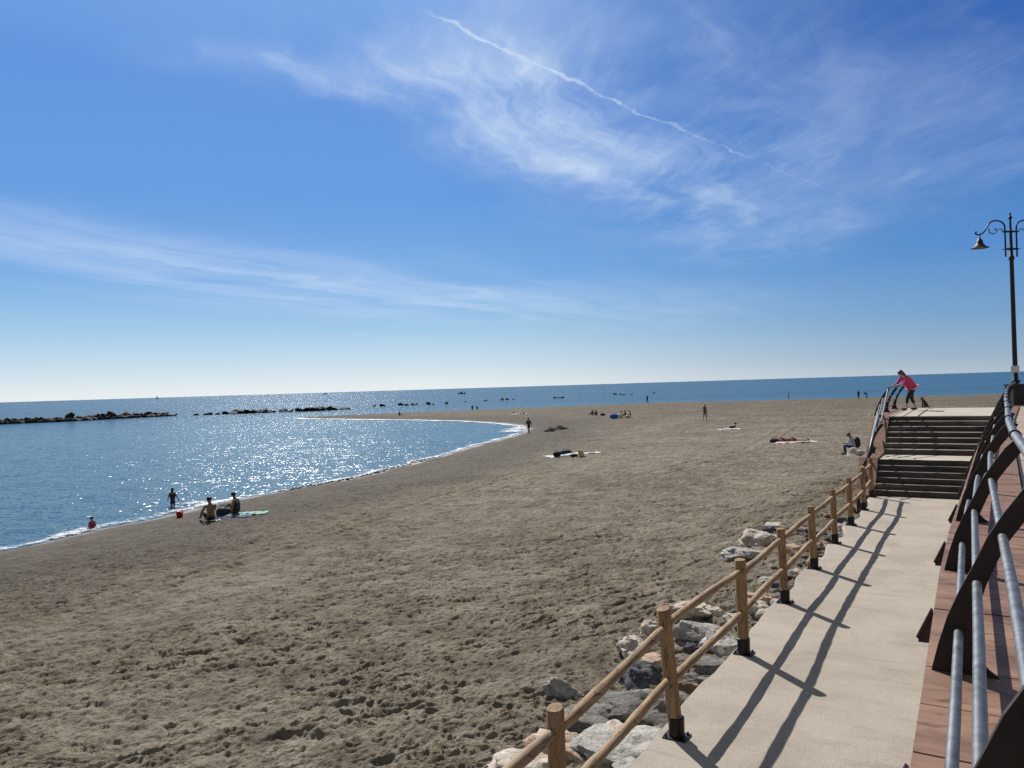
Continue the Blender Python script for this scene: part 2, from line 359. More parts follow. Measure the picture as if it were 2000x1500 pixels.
def mat_water():
    m, t, b = new_mat('water')
    g = t.node('ShaderNodeNewGeometry').outputs['Position']
    dist = t.vmath('LENGTH', g)
    band = t.noise(t.vmath('MULTIPLY', g, (0.0016, 0.008, 0)), 1.0, 5, 0.6, 0.3)
    deep = t.mix(t.sstep(band, 0.35, 0.7), (0.014, 0.046, 0.075), (0.022, 0.070, 0.105))
    calm = t.sstep(t.noise(t.vmath('MULTIPLY', g, (0.0022, 0.014, 0)), 1.0, 4, 0.55, 0.5), 0.50, 0.66)
    t.put(b.inputs['Base Color'], deep)
    b.inputs['IOR'].default_value = 1.333; b.inputs['Roughness'].default_value = 0.17
    def slope(vec, sc, amp, det=2):
        c = t.noise(vec, sc, det, 0.6, 0.0, color=True)
        return t.vmath('MULTIPLY', t.vmath('SUBTRACT', c, (0.5, 0.5, 0.5)), (amp, amp, 0))
    st = t.vmath('MULTIPLY', g, (0.62, 1.35, 1))
    s = slope(st, 0.55, 0.42, 2)
    s = t.vmath('ADD', s, slope(st, 2.2, 0.95, 2))
    s = t.vmath('ADD', s, slope(t.vmath('MULTIPLY', g, (0.8, 1.1, 1)), 7.0, 1.15, 1))
    k = t.math('SUBTRACT', 1.0, t.math('MULTIPLY', calm, 0.30))
    s = t.vmath('MULTIPLY', s, t.comb(t.math('MULTIPLY', k, 0.66), t.math('MULTIPLY', k, 1.05), 0.0))
    nrm = t.vmath('NORMALIZE', t.vmath('ADD', s, (0, 0, 1)))
    t.l.new(nrm, b.inputs['Normal'])
    df = t.node('ShaderNodeBsdfDiffuse')
    lagoon = t.math('SUBTRACT', 1.0, t.sstep(dist, 120.0, 260.0))
    t.put(df.inputs['Color'], t.mix(lagoon, t.mix(t.sstep(band, 0.35, 0.7), (0.020, 0.095, 0.185), (0.030, 0.125, 0.225)), (0.085, 0.210, 0.325)))
    mx = t.node('ShaderNodeMixShader'); mx.inputs[0].default_value = 0.42
    t.l.new(b.outputs[0], mx.inputs[1]); t.l.new(df.outputs[0], mx.inputs[2]); t.l.new(mx.outputs[0], t.n['Material Output'].inputs['Surface'])
    return m
def mat_concrete(name, c, joint=None):
    m, t, b = new_mat(name)
    g = t.node('ShaderNodeTexCoord').outputs['Object']
    n = t.noise(g, 1.1, 6, 0.65); f = t.noise(g, 90, 4, 0.7); st = t.noise(t.vmath('MULTIPLY', g, (1, 5, 1)), 0.9, 5, 0.7)
    c0 = t.ramp(n, [(0.3, tuple(v*0.84 for v in c)), (0.5, c), (0.72, tuple(v*1.08 for v in c))])
    c0 = t.mix(t.math('MULTIPLY', t.sstep(st, 0.50, 0.72), 0.50), c0, tuple(v*0.62 for v in c))
    agg = t.sstep(t.noise(g, 0.7, 4, 0.6), 0.40, 0.62)
    c0 = t.mix(t.math('MULTIPLY', t.math('SUBTRACT', 1.0, t.sstep(f, 0.34, 0.47)), t.math('ADD', 0.35, t.math('MULTIPLY', agg, 0.45))), c0, tuple(v*0.40 for v in c))
    drift = t.math('MULTIPLY', t.sstep(t.noise(g, 0.45, 5, 0.7, 0.6), 0.50, 0.64), 0.45)
    c0 = t.mix(drift, c0, tuple(v*q for v, q in zip(c, (0.70, 0.70, 0.68))))
    hair = t.math('ABSOLUTE', t.math('SUBTRACT', t.noise(g, 0.8, 7, 0.6, 0.4), 0.5))
    c0 = t.mix(t.math('MULTIPLY', t.math('SUBTRACT', 1.0, t.sstep(hair, 0.0006, 0.0022)), 0.5), c0, tuple(v*0.45 for v in c))
    sp = t.noise(g, 7, 2, 0.5); c0 = t.mix(t.math('MULTIPLY', t.sstep(sp, 0.74, 0.80), 0.7), c0, tuple(v*0.35 for v in c))
    t.put(b.inputs['Base Color'], c0); b.inputs['Roughness'].default_value = 0.93; b.inputs['Specular IOR Level'].default_value = 0.2
    bn = t.node('ShaderNodeBump'); bn.inputs['Distance'].default_value = 0.007
    t.put(bn.inputs['Height'], t.math('ADD', t.noise(g, 55, 5, 0.7), t.math('MULTIPLY', n, 2.0))); t.l.new(bn.outputs[0], b.inputs['Normal'])
    return m
def mat_wood(name, dark, light, axis='y', grain=9, rough=0.75, bump=0.004, knots=True, gloss=0.25):
    m, t, b = new_mat(name)
    g = t.node('ShaderNodeTexCoord').outputs['Object']
    g = t.vmath('ADD', g, t.comb(t.math('MULTIPLY', t.node('ShaderNodeObjectInfo').outputs['Random'], 37.0), 0.0, 0.0))
    sc = {'p': (0.35, 1, 1), 'x': (0.12, 1, 1), 'y': (1, 0.12, 1), 'z': (1, 1, 0.10)}[axis]
    v = t.vmath('MULTIPLY', g, sc)
    n = t.noise(v, grain, 6, 0.65, 0.8); n2 = t.noise(v, grain*5, 4, 0.6, 0.4); big = t.noise(g, 2.2, 3, 0.6)
    mid = tuple((a+c)/2 for a, c in zip(dark, light))
    c0 = t.ramp(n, [(0.28, dark), (0.48, mid), (0.66, light)])
    c0 = t.mix(t.math('MULTIPLY', t.math('SUBTRACT', 1, t.sstep(n2, 0.34, 0.46)), 0.6), c0, tuple(v_*0.5 for v_ in dark))
    c0 = t.mix(t.math('MULTIPLY', t.sstep(big, 0.5, 0.75), 0.35), c0, tuple(v_*0.75 for v_ in mid))
    if knots:
        gr = t.sstep(t.noise(v, grain*0.35, 4, 0.6), 0.48, 0.66)
        c0 = t.mix(t.math('MULTIPLY', gr, 0.45), c0, (0.30, 0.25, 0.20))
        ck = t.math('ABSOLUTE', t.math('SUBTRACT', t.noise(v, grain*1.2, 3, 0.5, 0.5), 0.5))
        c0 = t.mix(t.math('MULTIPLY', t.math('SUBTRACT', 1.0, t.sstep(ck, 0.004, 0.014)), 0.75), c0, tuple(v_*0.25 for v_ in dark))
        k = t.node('ShaderNodeTexVoronoi'); t.put(k.inputs['Vector'], g); k.inputs['Scale'].default_value = 3.1
        c0 = t.mix(t.math('SUBTRACT', 1, t.sstep(k.outputs['Distance'], 0.03, 0.075)), c0, tuple(v_*0.35 for v_ in dark))
    t.put(b.inputs['Base Color'], c0); b.inputs['Roughness'].default_value = rough; b.inputs['Specular IOR Level'].default_value = gloss
    bn = t.node('ShaderNodeBump'); bn.inputs['Distance'].default_value = bump
    t.put(bn.inputs['Height'], t.math('ADD', n, t.math('MULTIPLY', n2, 0.5))); t.l.new(bn.outputs[0], b.inputs['Normal'])
    return m
M = {}
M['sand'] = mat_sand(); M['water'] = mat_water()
M['path'] = mat_concrete('path_concrete', (0.440, 0.390, 0.328))
M['plat'] = mat_concrete('platform_concrete', (0.53, 0.48, 0.40))
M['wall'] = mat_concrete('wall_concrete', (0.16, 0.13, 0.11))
M['log'] = mat_wood('round_timber', (0.20, 0.115, 0.055), (0.46, 0.30, 0.16), 'z', 11)
M['rail_log'] = mat_wood('rail_timber', (0.22, 0.14, 0.08), (0.50, 0.35, 0.205), 'y', 11)
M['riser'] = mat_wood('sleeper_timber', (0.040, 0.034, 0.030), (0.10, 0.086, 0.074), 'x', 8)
M['panel'] = mat_wood('deck_panel', (0.13, 0.066, 0.047), (0.34, 0.200, 0.135), 'p', 3.0, 0.58, 0.0012, False, 0.35)
M['ribbed'] = mat_wood('ribbed_board', (0.34, 0.26, 0.20), (0.52, 0.43, 0.34), 'x', 4, 0.75, 0.002, False)
M['rust'] = mat_simple('rust_steel', (0.010, 0.0055, 0.0045), 0.6, 0.0, 0.35, 9, 0.0008, 150, (0.026, 0.011, 0.008))
M['brown'] = mat_simple('brown_paint', (0.050, 0.020, 0.015), 0.6, 0.0, 0.25, 12)
M['zinc'] = mat_simple('galvanised', (0.18, 0.19, 0.20), 0.48, 0.7, 0.30, 14, 0.0004, 220)
M['black'] = mat_simple('black_paint', (0.012, 0.012, 0.014), 0.5, 0.2, 0.2, 20)
M['cuff'] = mat_simple('black_steel', (0.015, 0.013, 0.013), 0.45, 0.5, 0.3, 30)

# ------------------------------------------------------------------ ground sheet
def build_ground():
    a1 = np.radians(np.concatenate([np.arange(-180, -48, 4.0), np.linspace(-48, -41, 14, endpoint=False), np.linspace(-41, 41, 860, endpoint=False), np.linspace(41, 48, 14, endpoint=False), np.arange(48, 180, 4.0)]))
    r1 = np.concatenate([[0.6, 1.6, 2.8, 4.0], np.exp(np.linspace(math.log(5.0), math.log(42), 860, endpoint=False)), np.exp(np.linspace(math.log(42), math.log(420), 430, endpoint=False)), np.exp(np.linspace(math.log(420), math.log(30000), 24))])
    A, RR = np.meshgrid(a1, r1); X = RR*np.sin(A); Y = RR*np.cos(A)
    z, d = ground(X.ravel(), Y.ravel())
    z = z.reshape(X.shape)
    v = np.stack([X, Y, z], -1).reshape(-1, 3)
    nr, na = X.shape
    i = np.arange(nr-1)[:, None]*na; j = np.arange(na)[None, :]; j2 = (j+1) % na
    f = np.stack([i+j, i+na+j, i+na+j2, i+j2], -1).reshape(-1, 4)
    f = f[:, ::-1] if False else f
    me = bpy.data.meshes.new('beach_sand'); me.vertices.add(len(v)); me.vertices.foreach_set('co', v.ravel())
    me.loops.add(f.size); me.loops.foreach_set('vertex_index', f.ravel().astype(np.int32))
    me.polygons.add(len(f)); me.polygons.foreach_set('loop_start', (np.arange(len(f))*4).astype(np.int32))
    me.polygons.foreach_set('use_smooth', np.ones(len(f), bool))
    me.update(calc_edges=True); me.validate()
    at_ = me.attributes.new('shore', 'FLOAT', 'POINT'); at_.data.foreach_set('value', d.astype(np.float32))
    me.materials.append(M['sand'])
    o = bpy.data.objects.new('beach_sand', me); col.objects.link(o); tag(o, kind='structure')
    if me.polygons[len(f)//2].normal.z < 0: me.flip_normals()
build_ground()

def build_water():
    rs = [0, 60, 400, 3000, 20000, 90000]; n = 72; vs = [(0, 0, ZW)]; fs = []
    for r_ in rs[1:]:
        vs += [(r_*math.cos(2*math.pi*k/n), r_*math.sin(2*math.pi*k/n), ZW) for k in range(n)]
    fs += [(0, 1+k, 1+(k+1) % n) for k in range(n)]
    for q in range(len(rs)-2):
        b = 1+q*n; fs += [(b+k, b+n+k, b+n+(k+1) % n, b+(k+1) % n) for k in range(n)]
    o = mesh_obj('sea_water', vs, fs, M['water']); tag(o, kind='structure')
build_water()

def mat_foam():
    m, t, b = new_mat('foam')
    g = t.node('ShaderNodeNewGeometry').outputs['Position']
    e = t.node('ShaderNodeAttribute', attribute_name='edge').outputs['Fac']
    n = t.noise(g, 3.5, 6, 0.75); n2 = t.noise(g, 0.35, 3, 0.6)
    cov = t.math('ADD', t.math('MULTIPLY', n, 1.9), t.math('ADD', t.math('MULTIPLY', n2, 1.0), t.math('MULTIPLY', e, 0.45)))
    a = t.math('MULTIPLY', t.sstep(cov, 1.72, 1.92), 0.92)
    b.inputs['Base Color'].default_value = (0.86, 0.88, 0.88, 1); b.inputs['Roughness'].default_value = 0.35
    t.put(b.inputs['Alpha'], a)
    bn = t.node('ShaderNodeBump'); bn.inputs['Distance'].default_value = 0.12
    t.put(bn.inputs['Height'], t.noise(g, 9, 4, 0.7)); t.l.new(bn.outputs[0], b.inputs['Normal'])
    return m
M['foam'] = mat_foam()
def foam_strip(name, pts, w_out, w_in, lift=0.03):
    # find the actual waterline beside each point by searching across it, then lay a thin crumpled strip there
    P = []
    for (a, b) in zip(pts[:-1], pts[1:]):
        L = math.hypot(b[0]-a[0], b[1]-a[1]); n = max(2, int(L/0.35))
        P += [(a[0]+(b[0]-a[0])*i/n, a[1]+(b[1]-a[1])*i/n) for i in range(n)]
    P = np.array(P); D = np.gradient(P, axis=0); D /= np.linalg.norm(D, axis=1)[:, None]+1e-9
    k = np.ones(9)/9
    D = np.stack([np.convolve(np.pad(D[:, i], 4, 'edge'), k, 'valid') for i in (0, 1)], 1)
    N = np.stack([-D[:, 1], D[:, 0]], 1)                # left of travel: water side
    offs = np.linspace(-1.6, 1.6, 41)
    Q = P[:, None, :]+N[:, None, :]*offs[None, :, None]
    z, _ = ground(Q[..., 0].ravel(), Q[..., 1].ravel(), False); z = z.reshape(len(P), -1)-ZW
    idx = np.argmax(z < 0.02, axis=1); o0 = offs[idx]
    o0 = np.convolve(np.pad(o0, 2, 'edge'), np.ones(5)/5, 'valid')
    prof = [(-w_in, 0.0, 0.0), (-w_in*0.4, 0.6, lift), (w_out*0.15, 1.0, lift*2.2), (w_out*0.45, 0.8, lift*1.5), (w_out, 0.0, 0.005)]
    vs = []; ed = []
    wv = 0.55+0.9*vnoise(np.arange(len(P))*0.16, np.zeros(len(P)), 91)
    wv = wv*(1+1.3*np.exp(-((P[:, 1]-32)/4.5)**2)+1.2*np.exp(-((P[:, 1]-93)/7)**2))
    for (o, e, h) in prof:
        q = P+N*(o0+o*wv)[:, None]; gg, _ = ground(q[:, 0], q[:, 1], False)
        zz = np.maximum(gg, ZW)+0.012+h
        vs += list(np.column_stack([q, zz])); ed += [e]*len(P)
    n = len(P); fs = [(r_*n+i, r_*n+i+1, (r_+1)*n+i+1, (r_+1)*n+i) for r_ in range(len(prof)-1) for i in range(n-1)]
    o = mesh_obj(name, vs, fs, M['foam'], smooth=True)
    a = o.data.attributes.new('edge', 'FLOAT', 'POINT'); a.data.foreach_set('value', np.array(ed, np.float32))
    tag(o, kind='stuff'); return o
foam_strip('sea_foam', inner[3:19], 0.75, 0.30)
foam_strip('sea_foam', inner[18:29]+outer[:1], 1.5, 0.5, 0.04)

# ------------------------------------------------------------------ path, promenade deck
ZD = 1.93
_te = [(-30, -0.10), (-8, -0.19), (0, -0.225), (3, -0.235), (6, -0.262), (7.5, -0.25), (9, -0.215), (11, -0.17), (14.3, -0.10), (17.5, -0.01), (20.7, 0.08), (25.6, 0.25), (33, 0.62), (36, 0.80), (42, 1.35), (52, 3.0), (70, 8.0)]
def TE(s):
    xs = [a for a, _ in _te]; ys = [b for _, b in _te]; return float(np.interp(s, xs, ys))
frange = lambda a, b, st_: [a+i*st_ for i in range(int((b-a)/st_)+1)]
def build_path():
    mb = MB(); ss = frange(-10, 23.4, 0.15); L = []
    for s in ss:
        k = vnoise(np.array([s*0.9]), np.array([3.0]), 3)[0]-0.5; k2 = vnoise(np.array([s*3.7]), np.array([9.0]), 4)[0]-0.5
        bulge = 0.0
        for c, w_, a_ in ((14.9, 0.9, 0.16), (17.1, 0.7, 0.22), (19.3, 0.7, 0.2), (21.3, 0.8, 0.22), (12.6, 0.6, 0.05)): bulge += a_*math.exp(-((s-c)/w_)**2)
        L.append(-2.66+bulge+k*0.10+k2*0.035)
    n = len(ss); vs = []
    for s, l in zip(ss, L): vs += [W(l+0.035, s, 0), W(l, s, -0.05), W(l+0.03, s, -0.55), W(TE(s)+0.35, s, 0)]
    fs = []
    for i in range(n-1):
        a, b = 4*i, 4*i+4; fs += [(a, b, b+3, a+3), (a, a+1, b+1, b), (a+1, a+2, b+2, b+1)]
    o = mesh_obj('concrete_path', vs, [f[::-1] for f in fs], M['path']); tag(o, kind='structure')
    o.data.transform(Matrix.Rotation(TH, 4, 'Z')); o.rotation_euler.z = -TH
build_path()
LOC = lambda T, s, z: Vector((T, s, z))   # local frame of the promenade (objects rotated by -TH)
def loc_root(name): return empty(name, (0, 0, 0), -TH)
def build_deck():
    # dark joists under the boards
    mb = MB(); ss = frange(-30, 70, 0.5)
    for s in ss[:-1]:
        a, b = TE(s), TE(s+0.5)
        mb.add([LOC(a+0.03, s, ZD-0.09), LOC(12+a*2, s, ZD-0.09), LOC(12+b*2, s+0.5, ZD-0.09), LOC(b+0.03, s+0.5, ZD-0.09),
                LOC(a+0.03, s, ZD-0.26), LOC(b+0.03, s+0.5, ZD-0.26)], [(0, 1, 2, 3), (4, 0, 3, 5)])
    base = mb.build('boardwalk', M['brown']); base.rotation_euler.z = -TH; tag(base, kind='structure')
    # edge panels
    mb = MB(); rnd = random.Random(3); s = -12.07
    while s < 60:
        w = rnd.choice([0.96, 0.98, 0.52, 0.46, 0.98]); g = 0.006
        a, b = TE(s+g), TE(s+w-g); zz = ZD+rnd.uniform(-0.0025, 0.0025)
        if True:
            vs = [LOC(a, s+g, zz-0.03), LOC(a+0.56, s+g, zz-0.03), LOC(b+0.56, s+w-g, zz-0.03), LOC(b, s+w-g, zz-0.03)]
            mb.prism(vs, (0, 0, 0.03))
        s += w
    o = mb.build('edge_panel', M['panel'], base)
    mb = MB(); s = -10.0
    while s < 62:
        a, b = TE(s), TE(s+0.14); zz = ZD
        vs = [LOC(a+0.575, s, zz-0.03), LOC(a+7.5, s, zz-0.03), LOC(b+7.5, s+0.128, zz-0.03), LOC(b+0.575, s+0.128, zz-0.03)]
        mb.prism(vs, (0, 0, 0.03)); s += 0.14
    mb.build('ribbed_board', M['ribbed'], base)
    # triangular steel brackets carrying the edge
    def bracket(s):
        a = TE(s); mb = MB()
        A = LOC(a-0.005, s, ZD-0.01); B = LOC(a-0.005, s, ZD-0.195); C = LOC(a-0.082, s, ZD-0.175); D = LOC(a-0.084, s, ZD-0.195)
        mb.prism([A+Vector((0, -0.012, 0)), C+Vector((0, -0.012, 0)), D+Vector((0, -0.012, 0)), B+Vector((0, -0.012, 0))], (0, 0.024, 0))
        n = Vector((-0.012, 0, 0.008))
        mb.prism([A+Vector((0, -0.022, 0)), A+Vector((0, 0.022, 0)), C+Vector((0, 0.022, 0)), C+Vector((0, -0.022, 0))], n)
        return mb.build('bracket', M['brown'], base)
    s = 0.88
    while s < 33: bracket(s); s += 2.015
    # retaining wall below the deck
    mb = MB(); ss = frange(-30, 60, 0.5)
    for s in ss[:-1]:
        a, b = TE(s)+0.26, TE(s+0.5)+0.26
        mb.add([LOC(a, s, -2.5), LOC(a, s, ZD-0.1), LOC(b, s+0.5, ZD-0.1), LOC(b, s+0.5, -2.5)], [(0, 1, 2, 3)])
        mb.add([LOC(a+0.3, s, -2.5), LOC(a+0.3, s, ZD-0.1), LOC(b+0.3, s+0.5, ZD-0.1), LOC(b+0.3, s+0.5, -2.5)], [(3, 2, 1, 0)])
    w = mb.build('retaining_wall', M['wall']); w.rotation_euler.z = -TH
    tag(w, 'dark concrete retaining wall under the edge of the boardwalk beside the lower path', 'wall')
build_deck()

# ------------------------------------------------------------------ curved steel railing
RIB_O = [(0.0, -0.02), (0.035, 0.12), (0.075, 0.25), (0.125, 0.37), (0.178, 0.48), (0.235, 0.61), (0.30, 0.72), (0.375, 0.83), (0.43, 0.885)]
RIB_I = [(0.50, 0.865), (0.455, 0.795), (0.375, 0.69), (0.315, 0.60), (0.27, 0.51), (0.225, 0.40), (0.19, 0.28), (0.172, 0.17), (0.185, 0.08), (0.225, 0.03), (0.29, -0.02)]
PIPES = [(0.115, 0.185), (0.19, 0.405), (0.29, 0.615)]
def rib_mesh(parent, T, s, z, name='rib'):
    mb = MB(); pts = [LOC(T+a, s-0.011, z+b) for a, b in RIB_O+RIB_I]; mb.prism(pts, (0, 0.022, 0)); return mb.build(name, M['rust'], parent)
def railing_right():
    root = loc_root('metal_railing')
    tag(root, 'long railing of dark curved fins and grey pipes from the right corner to the lamp', 'railing', 'curved fin railings')
    RS = [-0.13+2.015*i for i in range(18)]
    for s in RS:
        rib_mesh(root, TE(s)+0.02, s, ZD)
        mb = MB(); c = LOC(TE(s)+0.45, s, ZD+0.91); d = LOC(TE(s+0.1)-TE(s-0.1), 0.2, 0).normalized()
        mb.tube([c-d*0.022, c+d*0.022], 0.036, 16); mb.build('collar', M['cuff'], root)
    def line(off, h, s0, s1, st_=0.5):
        return [LOC(TE(s)+off, s, ZD+h) for s in frange(s0, s1, st_)]
    for off, h in PIPES:
        mb = MB(); mb.tube(line(off+0.02, h, -4, 34), 0.0185, 14); mb.build('pipe', M['zinc'], root, True)
    mb = MB(); mb.tube(line(0.45, 0.91, -4, 34.2), 0.0265, 16); mb.build('handrail', M['zinc'], root, True)
railing_right()

# ------------------------------------------------------------------ stairs and platform
TL = -2.50
def build_stairs():
    root = loc_root('staircase')
    tag(root, 'wide outdoor staircase with dark timber risers and pale treads rising from the path', 'staircase')
    lo = [22.87+0.21*i for i in range(6)]                 # riser fronts of the lower flight
    up = [25.47+0.345*i for i in range(7)]
    fronts = [(s, 0.1475*(i+1)) for i, s in enumerate(lo)]+[(s, 0.885+0.1493*(i+1)) for i, s in enumerate(up)]
    for i, (s, zt) in enumerate(fronts):
        nxt = fronts[i+1][0] if i < 12 else 34.0
        zb = zt-0.149; last = i == 12
        tr = TE(s)+0.24
        if last: continue
        mb = MB(); mb.box(TL, tr, s+0.035, nxt+0.04, zt-0.25, zt+0.0); st = mb.build('landing' if i == 5 else 'step', M['plat'] if i == 5 else M['path'], root)
        # slightly uneven sleeper as the riser
        mb = MB(); n = 14; rnd = random.Random(i)
        hs = [rnd.uniform(-0.006, 0.006) for _ in range(n+1)]; ys = [rnd.uniform(-0.012, 0.012) for _ in range(n+1)]
        for k in range(n):
            x0 = TL+(tr-TL)*k/n; x1 = TL+(tr-TL)*(k+1)/n
            mb.add([LOC(x0, s+ys[k], zb-0.02), LOC(x1, s+ys[k+1], zb-0.02), LOC(x1, s+ys[k+1], zt+hs[k+1]), LOC(x0, s+ys[k], zt+hs[k]), LOC(x1, s+0.038, zt+hs[k+1]), LOC(x0, s+0.038, zt+hs[k])],
                   [(0, 1, 2, 3), (3, 2, 4, 5)])
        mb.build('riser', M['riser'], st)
    # top platform
    s0 = fronts[12][0]; mb = MB(); sS = [s0, 29, 31, 34.0]
    for a, b in zip(sS[:-1], sS[1:]):
        mb.add([LOC(TL+0.004, a, ZD-0.004), LOC(TE(a)+0.1, a, ZD-0.004), LOC(TE(b)+0.1, b, ZD-0.004), LOC(TL+0.004, b, ZD-0.004)], [(0, 1, 2, 3)])
    mb.add([LOC(TL+0.004, 34, ZD-0.004), LOC(TE(34)+0.1, 34, ZD-0.004), LOC(TE(34)+0.1, 34, -2), LOC(TL+0.004, 34, -2)], [(0, 1, 2, 3)])
    mb.add([LOC(TL+0.004, s0, ZD-0.004), LOC(TE(s0)+0.1, s0, ZD-0.004), LOC(TE(s0)+0.1, s0, ZD-0.17), LOC(TL+0.004, s0, ZD-0.17)], [(3, 2, 1, 0)])
    pf = mb.build('platform', M['plat'], root)
    mb = MB(); mb.box(TL, TE(s0)+0.1, s0-0.012, s0-0.002, ZD-0.17, ZD-0.03); mb.build('riser', M['riser'], pf)
    # stepped brown border on the seaward side, with a low side wall
    prof = [(22.75, 0.02), (22.98, 0.16), (23.95, 0.93), (25.45, 0.93), (27.45, ZD+0.004), (34.0, ZD+0.004)]
    mb = MB()
    for (a, za), (b, zb) in zip(prof[:-1], prof[1:]):
        n = max(1, round((b-a)/0.55))
        for k in range(n):
            p0 = a+(b-a)*k/n+0.006; p1 = a+(b-a)*(k+1)/n-0.006; q0 = za+(zb-za)*k/n; q1 = za+(zb-za)*(k+1)/n
            mb.prism([LOC(-2.98, p0, q0-0.03), LOC(TL-0.004, p0, q0-0.03), LOC(TL-0.004, p1, q1-0.03), LOC(-2.98, p1, q1-0.03)], (0, 0, 0.03))
    mb.build('side_border', M['panel'], root)
    for T_, nm in ((-2.95, 'side_wall'), (TL-0.03, 'side_wall')):
        mb = MB()
        poly_ = [LOC(T_, 22.78, -1.6)]+[LOC(T_, a, z-0.032) for a, z in prof]+[LOC(T_, 34.0, -1.6)]
        mb.prism(poly_, (0.02, 0, 0)); mb.build(nm, M['brown'], root)
    mb = MB(); mb.prism([LOC(-2.95, 22.77, -1.6), LOC(TL-0.01, 22.77, -1.6), LOC(TL-0.01, 22.77, 0.0), LOC(-2.95, 22.77, 0.0)], (0, -0.02, 0)); mb.build('side_wall', M['brown'], root)
build_stairs()
def railing_left():
    root = loc_root('metal_railing')
    tag(root, 'short railing of dark fins and grey pipes climbing the left side of the stairs', 'railing', 'curved fin railings')
    base = lambda s: float(np.interp(s, [22.75, 22.98, 23.95, 25.45, 27.45, 34], [0.0, 0.14, 0.93, 0.93, ZD, ZD]))
    TB = -2.96
    for s in (23.3, 25.3, 27.5, 30.3, 33.3): rib_mesh(root, TB, s, base(s))
    for s in (27.5, 30.3, 33.3):
        mb = MB(); mb.tube([LOC(TB+0.45, s-0.02, ZD+0.91), LOC(TB+0.45, s+0.02, ZD+0.91)], 0.036, 14); mb.build('collar', M['cuff'], root)
    for off, h in PIPES+[(0.45, 0.91)]:
        hr = h > 0.9; r_ = 0.0265 if hr else 0.0185; nm = 'handrail' if hr else 'pipe'
        mb = MB(); mb.tube([LOC(TB+off, 24.95, 0.97+h), LOC(TB+off, 25.2, 0.98+h), LOC(TB+off, 27.3, ZD+h-0.08), LOC(TB+off, 27.55, ZD+h), LOC(TB+off, 33.6, ZD+h)], r_, 12); mb.build(nm, M['zinc'], root, True)
        o2 = off*0.55
        mb = MB(); mb.tube([LOC(TB+o2+0.02, 22.95, 0.0+h*1.02), LOC(TB+o2+0.02, 26.3, 1.12+h*1.02)], r_, 12); mb.build(nm, M['zinc'], root, True)
railing_left()

# ------------------------------------------------------------------ timber fence
def build_fence():
    root = loc_root('wooden_fence')
    tag(root, 'fence of round brown timber posts with two rails between the rocks and the concrete path', 'fence')
    rnd = random.Random(5)
    P = [(-2.46, 2.15, 1.10, 0.0), (-2.46, 4.47, 1.12, 0.0), (-2.455, 6.754, 1.165, -0.095), (-2.477, 9.19, 1.115, -0.012), (-2.494, 11.55, 1.07, -0.035), (-2.487, 13.82, 1.055, -0.03), (-2.494, 16.08, 1.05, -0.02), (-2.481, 18.18, 1.03, -0.03), (-2.483, 20.35, 1.05, 0.0), (-2.55, 22.60, 1.02, -0.01)]
    for T, s, h, lean in P:
        mb = MB(); rr = rnd.uniform(0.058, 0.066); seed = rnd.random()*9
        zs = [0.02, 0.15, 0.3, 0.45, 0.6, 0.75, 0.9, h-0.012, h]
        pts = [LOC(T+lean*(z/h), s+rnd.uniform(-0.002, 0.002), z) for z in zs]
        rads = [rr]*(len(zs)-1)+[rr*0.9]
        mb.tube(pts, rads, 18, True, lambda i, k: 1+0.03*math.sin(k*1.05+i*0.6+seed)+0.015*math.sin(3.1*k+seed))
        post = mb.build('post', M['log'], root, True)
        post.data.transform(Matrix.Translation((-T, -s, 0))); post.location = (T, s, 0)
        for p in post.data.polygons:
            if len(p.vertices) > 4: p.use_smooth = False
        mb = MB(); mb.lathe([(rr+0.007, 0.0), (rr+0.008, 0.175), (rr-0.002, 0.18)], (T, s, 0.008), 18)
        mb.box(T-0.11, T+0.11, s-0.09, s+0.09, 0.003, 0.012)
        for bx in (-0.085, 0.085):
            for by in (-0.06, 0.06): mb.lathe([(0.011, 0), (0.011, 0.022), (0.004, 0.03)], (T+bx, s+by, 0.01), 8)
        mb.build('steel_shoe', M['cuff'], post).data.transform(Matrix.Translation((-T, -s, 0)))
    for (T0, s0, h0, l0), (T1, s1, h1, l1) in zip(P[:-1], P[1:]):
        for fz in (0.47, 0.90):
            z0 = fz*(h0-0.12)+(0.06 if fz > .8 else 0.02)+rnd.uniform(-0.02, 0.02); z1 = fz*(h1-0.12)+(0.06 if fz > .8 else 0.02)+rnd.uniform(-0.02, 0.02)
            a = LOC(T0+l0*z0/h0, s0+0.045, z0); b = LOC(T1+l1*z1/h1, s1-0.045, z1); n = 22; ph = rnd.random()*6
            pts = []; rad = []
            for i in range(n+1):
                u = i/n; p = a.lerp(b, u)+Vector((0.006*math.sin(u*4+ph), 0, 0.006*math.sin(u*5+ph*2))); pts.append(p)
                r_ = 0.040+0.003*math.sin(u*11+ph)+0.0022*math.sin(u*31+ph)
                if i in (0, n): r_ *= 0.82
                rad.append(r_)
            mb = MB(); mb.tube(pts, rad, 14, True, lambda i, k: 1+0.035*math.sin(k*1.3+i*0.35+ph))
            mb.build('rail', M['rail_log'], root, True)
build_fence()

